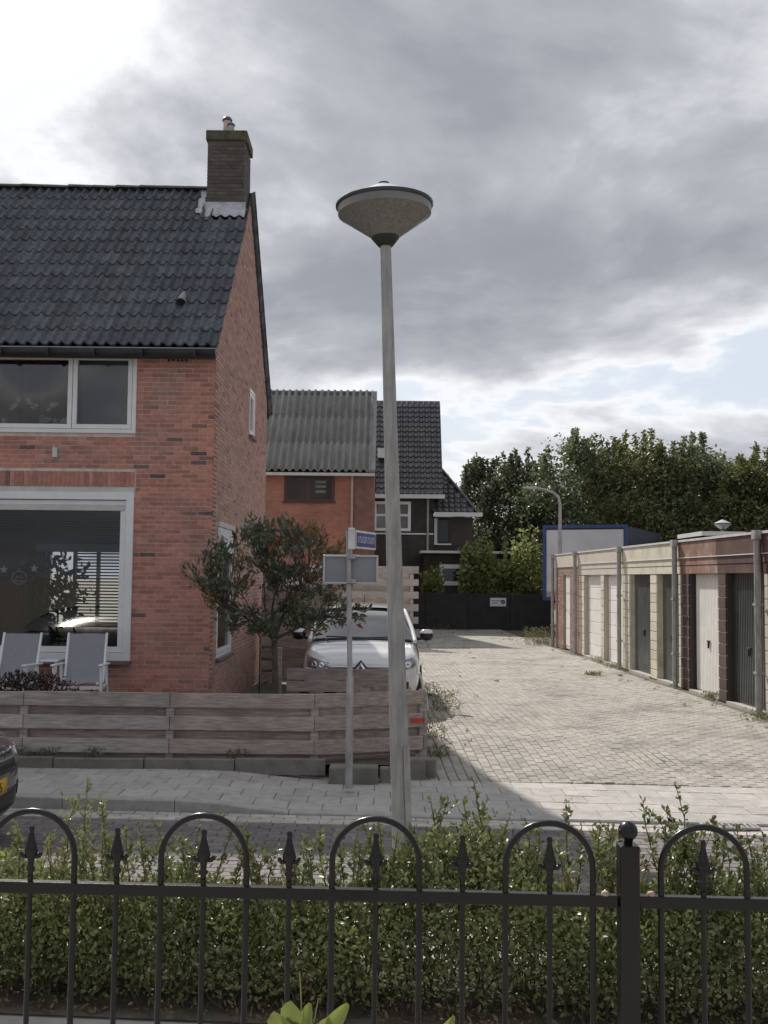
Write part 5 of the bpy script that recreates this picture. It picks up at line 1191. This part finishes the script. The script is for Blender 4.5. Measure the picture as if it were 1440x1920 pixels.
# hose over the bay fence corner and drain grate
h = [aty(px, py, 13.3) for px, py in ((786, 1262), (791, 1275), (793, 1290), (799, 1303), (801, 1330))]
tag(part('garden_hose', MB().tube(h, .018, 7), M('hose_pale', (.62, .52, .42), .6)), 'pale hose hanging over the end of the fence beside the white car', 'hose')
dg_ = atz(1366, 1550, -.094); gr = thing('drain_grate', 'slotted metal street drain in the pale gutter rows', 'drain', (dg_.x, dg_.y, -.1))
part('tray', MB().box(dg_.x-.22, dg_.x+.22, dg_.y-.10, dg_.y+.10, -.099, -.088), RUBBER, gr)
part('rim', (frame_rect(q := MB(), Matrix.Translation((dg_.x, dg_.y, -.082)) @ Matrix.Rotation(-math.pi/2, 4, 'X'), -.23, .23, -.11, .11, .022, -.008, .010), q)[1], GALV, gr)
for i in range(9): part('bar', MB().box(dg_.x-.195+i*.046, dg_.x-.175+i*.046, dg_.y-.088, dg_.y+.088, -.086, -.074), GALV, gr)

# ------------------------------------------------------------------ hedge
HLEAF = leafmat('leaf_hedge', (.075, .095, .030), (.30, .32, .13), .38, .45, .30)
hg = thing('low_hedge', 'loose small-leaved hedge with long shoots behind the black iron fence', 'hedge', (0, 5.0, 0))
NH = 118000; X = rng.uniform(-3.1, 3.2, NH)
topf = .47+.05*np.sin(X*2.3+.6)+.04*np.sin(X*5.1)+.03*np.sin(X*11.3)+.20*np.exp(-((X-.42)/.30)**2)+.08*np.exp(-((X-1.75)/.3)**2)+.06*np.exp(-((X+1.9)/.3)**2)
tt = rng.beta(1.5, 1.1, NH); Z = .04+topf*tt*1.02; dep = rng.uniform(0, 1, NH)
YY = 4.68+.68*dep+TILT*X; rnd = np.sin(dep*math.pi)**.35; Z = Z*(.55+.45*rnd)
keep = rng.uniform(0, 1, NH) < (.55+.45*np.clip((Z-.08)/.15, 0, 1))
PH = [np.stack([X, YY, Z], 1)[keep]]; DH = [rng.normal(size=(keep.sum(), 3))]
tw2 = MB(); random.seed(9)
sh_ = [(165, 1462, 5.0), (150, 1490, 5.1), (190, 1500, 5.1), (30, 1545, 5), (95, 1560, 5), (340, 1575, 5), (445, 1535, 5.1), (470, 1560, 5), (565, 1585, 5), (600, 1560, 5.2), (682, 1545, 5.1), (700, 1550, 5.1), (805, 1490, 5.1), (840, 1500, 5.2), (868, 1500, 5.1), (888, 1463, 5.1), (905, 1510, 5.2), (960, 1520, 5), (1010, 1540, 5.1), (1062, 1503, 5.1), (1090, 1540, 5.1), (1140, 1545, 5), (1205, 1500, 5.1), (1235, 1530, 5.1), (1266, 1470, 5.1), (1250, 1520, 5.1), (1335, 1528, 5.1), (1400, 1560, 5), (1430, 1560, 5), (250, 1570, 5), (1300, 1555, 5.0), (520, 1590, 5)]
sh_ += [(random.uniform(0, 1440), random.uniform(1545, 1615), random.uniform(4.8, 5.2)) for _ in range(120)]
for (px, py, Y) in sh_:
    q = aty(px, py, Y); b = Vector((q.x+random.uniform(-.12, .12), Y+random.uniform(-.05, .05), max(.15, q.z-random.uniform(.30, .45)))); m1 = b.lerp(q, .55)+Vector((random.uniform(-.03, .03), 0, .02))
    tw2.tube([b, m1, q], [.0035, .0026, .0015], 4); k = int(26+60*(q-b).length)
    for i in range(k):
        t_ = random.random(); p_ = (b.lerp(m1, t_/.55) if t_ < .55 else m1.lerp(q, (t_-.55)/.45)); PH.append(np.array([[p_.x, p_.y, p_.z]])); DH.append(np.array([[random.gauss(0, .9), random.gauss(0, .9), .6]]))
    for s in range(3):
        t_ = random.uniform(.2, .8); p_ = b.lerp(q, t_); e2 = p_+Vector((random.gauss(0, .05), random.gauss(0, .05), random.uniform(.04, .10))); tw2.tube([p_, e2], .0015, 3)
        for i in range(12): p3 = p_.lerp(e2, random.random()); PH.append(np.array([[p3.x, p3.y, p3.z]])); DH.append(np.array([[random.gauss(0, .9), random.gauss(0, .9), .6]]))
for i in range(450):   # inner twigs
    x = random.uniform(-3, 3.1); y = random.uniform(4.75, 5.25)+TILT*x; h = random.uniform(.2, .45)
    tw2.tube([(x, y, .0), (x+random.gauss(0, .05), y+random.gauss(0, .05), h*.6), (x+random.gauss(0, .12), y+random.gauss(0, .08), h)], [.006, .004, .002], 3, False)
part('leaves', leaf_mesh('hedge', np.concatenate(PH), .029, .52, .35, np.concatenate(DH)), HLEAF, hg, 'stuff')
part('twigs', tw2, BARK, hg, 'stuff')
# fallen litter under the hedge
n = 1500; PP = np.stack([rng.uniform(-2.6, 2.8, n), np.zeros(n), np.full(n, .016)], 1); PP[:, 1] = 4.64+rng.uniform(0, .35, n)+TILT*PP[:, 0]
lit = part('leaf_litter', leaf_mesh('litter', PP, .035, .4, .1), leafmat('leaf_dead', (.12, .085, .05), (.26, .19, .12), .8, .2, .1)); lit['kind'] = 'stuff'; lit['label'] = 'dry leaf litter on the soil under the hedge'; lit['category'] = 'leaf litter'

# ------------------------------------------------------------------ black iron fence
FN = 2.9
def fpt(px, py):
    d = ray(px, py); k = FN/(d.y+.046*d.x); return Vector((d.x*k, d.y*k, EYE+d.z*k))
fyl = lambda X: FN-.046*X
iron = thing('iron_fence', 'black iron fence with round arches and spear points in front of the hedge', 'fence', (0, FN, 0))
rz1 = fpt(600, 1676).z
pp_ = fpt(1178, 1700)
def rail(xa, xb, z, h=.032): return MB().hexa([(xa, fyl(xa)-.009, z-h/2), (xb, fyl(xb)-.009, z-h/2), (xb, fyl(xb)+.016, z-h/2), (xa, fyl(xa)+.016, z-h/2), (xa, fyl(xa)-.009, z+h/2), (xb, fyl(xb)-.009, z+h/2), (xb, fyl(xb)+.016, z+h/2), (xa, fyl(xa)+.016, z+h/2)])
for z in (rz1, .16):
    part('rail', rail(-1.75, pp_.x-.028, z), BLACKM, iron, bevel=.002); part('rail', rail(pp_.x+.028, 2.3, z), BLACKM, iron, bevel=.002)
for s in (-1, 1): part('rail_bolt', MB().lathe([(.011, 0), (.011, .008), (.006, .011)], (pp_.x+s*.062, fyl(pp_.x)+.0, rz1+.0155), 8), M('bolt_rust', (.45, .30, .24), .6), iron)
post = part('post', MB().box(pp_.x-.0265, pp_.x+.0265, fyl(pp_.x)-.0265, fyl(pp_.x)+.0265, 0, fpt(1178, 1583).z), BLACKM, iron, bevel=.004)
bz_ = fpt(1178, 1558).z; rb3 = .0265
part('ball', MB().lathe([(.012, -rb3-.008), (.014, -rb3+.004)]+[(rb3*math.sin(a*math.pi/12), -rb3*math.cos(a*math.pi/12)) for a in range(3, 12)]+[(.002, rb3)], (pp_.x, fyl(pp_.x), bz_), 20), BLACKM, post)
bars = [-107, -25, 55, 137, 217, 300, 380, 461, 541, 622, 704, 786, 867, 948, 1031, 1112, 1240, 1320, 1402, 1483]
arch_pairs = [(-25, 137), (300, 461), (622, 786), (948, 1112), (1240, 1402)]
archpx = {x for p in arch_pairs for x in p}
def lathe_spear():
    mb = MB(); mb.lathe([(.0075, 0), (.0075, .030), (.012, .034), (.012, .042), (.008, .046), (.010, .062), (.017, .078), (.019, .086), (.015, .100), (.0085, .125), (.006, .138), (.008, .143), (.008, .149), (.003, .154)], (0, 0, 0), 12, 1, .62)
    for s in (-1, 1): mb.tube([(s*.012, 0, .070), (s*.021, 0, .071), (s*.027, 0, .077), (s*.028, 0, .083)], [.006, .007, .006, .004], 7)
    return mb.mesh('spear')
for px in bars:
    q = fpt(px, 1680); x = q.x; y = fyl(x)+.0035
    if px in archpx or px in (-107, 1483):
        part('bar', MB().tube([(x, y, .05), (x, y, rz1-.005)], .0085, 10), BLACKM, iron)
    else:
        part('bar', MB().tube([(x, y, .05), (x, y, rz1+.03)], .0075, 10), BLACKM, iron)
        inst('spear_point', ('spear',), lathe_spear, BLACKM, Matrix.Translation((x, y, rz1+.012)), iron)
for a, b in arch_pairs:
    xa, xb = fpt(a, 1680).x, fpt(b, 1680).x; xm = (xa+xb)/2; r_ = (xb-xa)/2; zc = rz1+.085
    pts = [(xa, fyl(xa)+.0035, rz1-.01), (xa, fyl(xa)+.0035, zc-.03)]+[(xm-r_*math.cos(t*math.pi/18), fyl(xm)+.0035+.046*r_*math.cos(t*math.pi/18), zc+r_*1.0*math.sin(t*math.pi/18)) for t in range(19)]+[(xb, fyl(xb)+.0035, zc-.03), (xb, fyl(xb)+.0035, rz1-.01)]
    part('arch', MB().tube(pts, .0085, 10), BLACKM, iron)
# bright green garden plant just this side of the fence
GL = leafmat('leaf_bright', (.17, .215, .045), (.30, .33, .10), .35, .4, .3)
gp = thing('leafy_plant', 'bright green leaf tips of a plant in front of the iron fence', 'plant', (-.22, 2.35, 0))
stt = MB()
def bigleaf(px0, py0, px1, py1, wpx, Y=2.35, tip=0):
    a, b = aty(px0, py0, Y), aty(px1, py1, Y-.02); d = b-a; nrm = Vector((-d.z, 0, d.x)).normalized(); wd = wpx*Y/FPX/2
    mb = MB(); vs = []; fs = []; n = 12
    for i in range(n+1):
        t_ = i/n; c = a.lerp(b, t_)+Vector((0, -.02*math.sin(t_*3), 0)); w_ = wd*.95*math.sin(math.pi*(.12+.80*t_))**.6
        vs += [c+nrm*w_*k_+Vector((0, -.35*w_*(1-abs(k_)**1.5)+(.006 if k_ == 0 else 0)+.02*math.sin(t_*2+k_), .0)) for k_ in (-1, -.55, 0, .55, 1)]
    for i in range(n):
        for j in range(4): fs.append((5*i+j, 5*i+1+j, 5*i+6+j, 5*i+5+j))
    part('leaf', mb.add(vs, fs, True), GL, gp); stt.tube([(gp.location.x+(a.x-gp.location.x)*.3, 2.36, .3), (a.x, Y, a.z)], [.006, .003], 5)
for L_ in ((575, 1950, 535, 1886, 46), (560, 1945, 506, 1908, 40), (568, 1940, 578, 1886, 26), (600, 1945, 650, 1886, 30), (590, 1950, 620, 1912, 34), (565, 1960, 545, 1906, 40), (825, 1945, 850, 1909, 20)): bigleaf(*L_)
for (a, b, c, d) in ((564, 1940, 562, 1825), (580, 1945, 597, 1872)): stt.tube([aty(a, b, 2.35), aty((a+c)/2+2, (b+d)/2, 2.35), aty(c, d, 2.35)], [.002, .0016, .001], 5)
stt.tube([(-.22, 2.36, 0), (-.2, 2.36, .5), (-.17, 2.36, .88)], [.012, .009, .005], 6)
part('stem', stt, M('stem_straw', (.30, .24, .12), .7), gp)
# sparse weeds rooted in the driveway joints
JW = []
for i in range(150):
    y = random.uniform(11.5, 38); side = random.random()
    x = (random.gauss(.75, .35) if side < .45 else (P0.x-.034*(y-P0.y)-abs(random.gauss(0, .5)) if side < .85 else random.uniform(.6, 4.6)))
    k = random.randint(6, 22); JW.append(np.stack([x+rng.normal(size=k)*.02, y+rng.normal(size=k)*.06, np.full(k, zd(y))+.004], 1))
part('joint_weeds', leaf_mesh('joint_weeds', np.concatenate(JW), .045, .25, .9), MATS['leaf_weed'], drive, 'stuff')
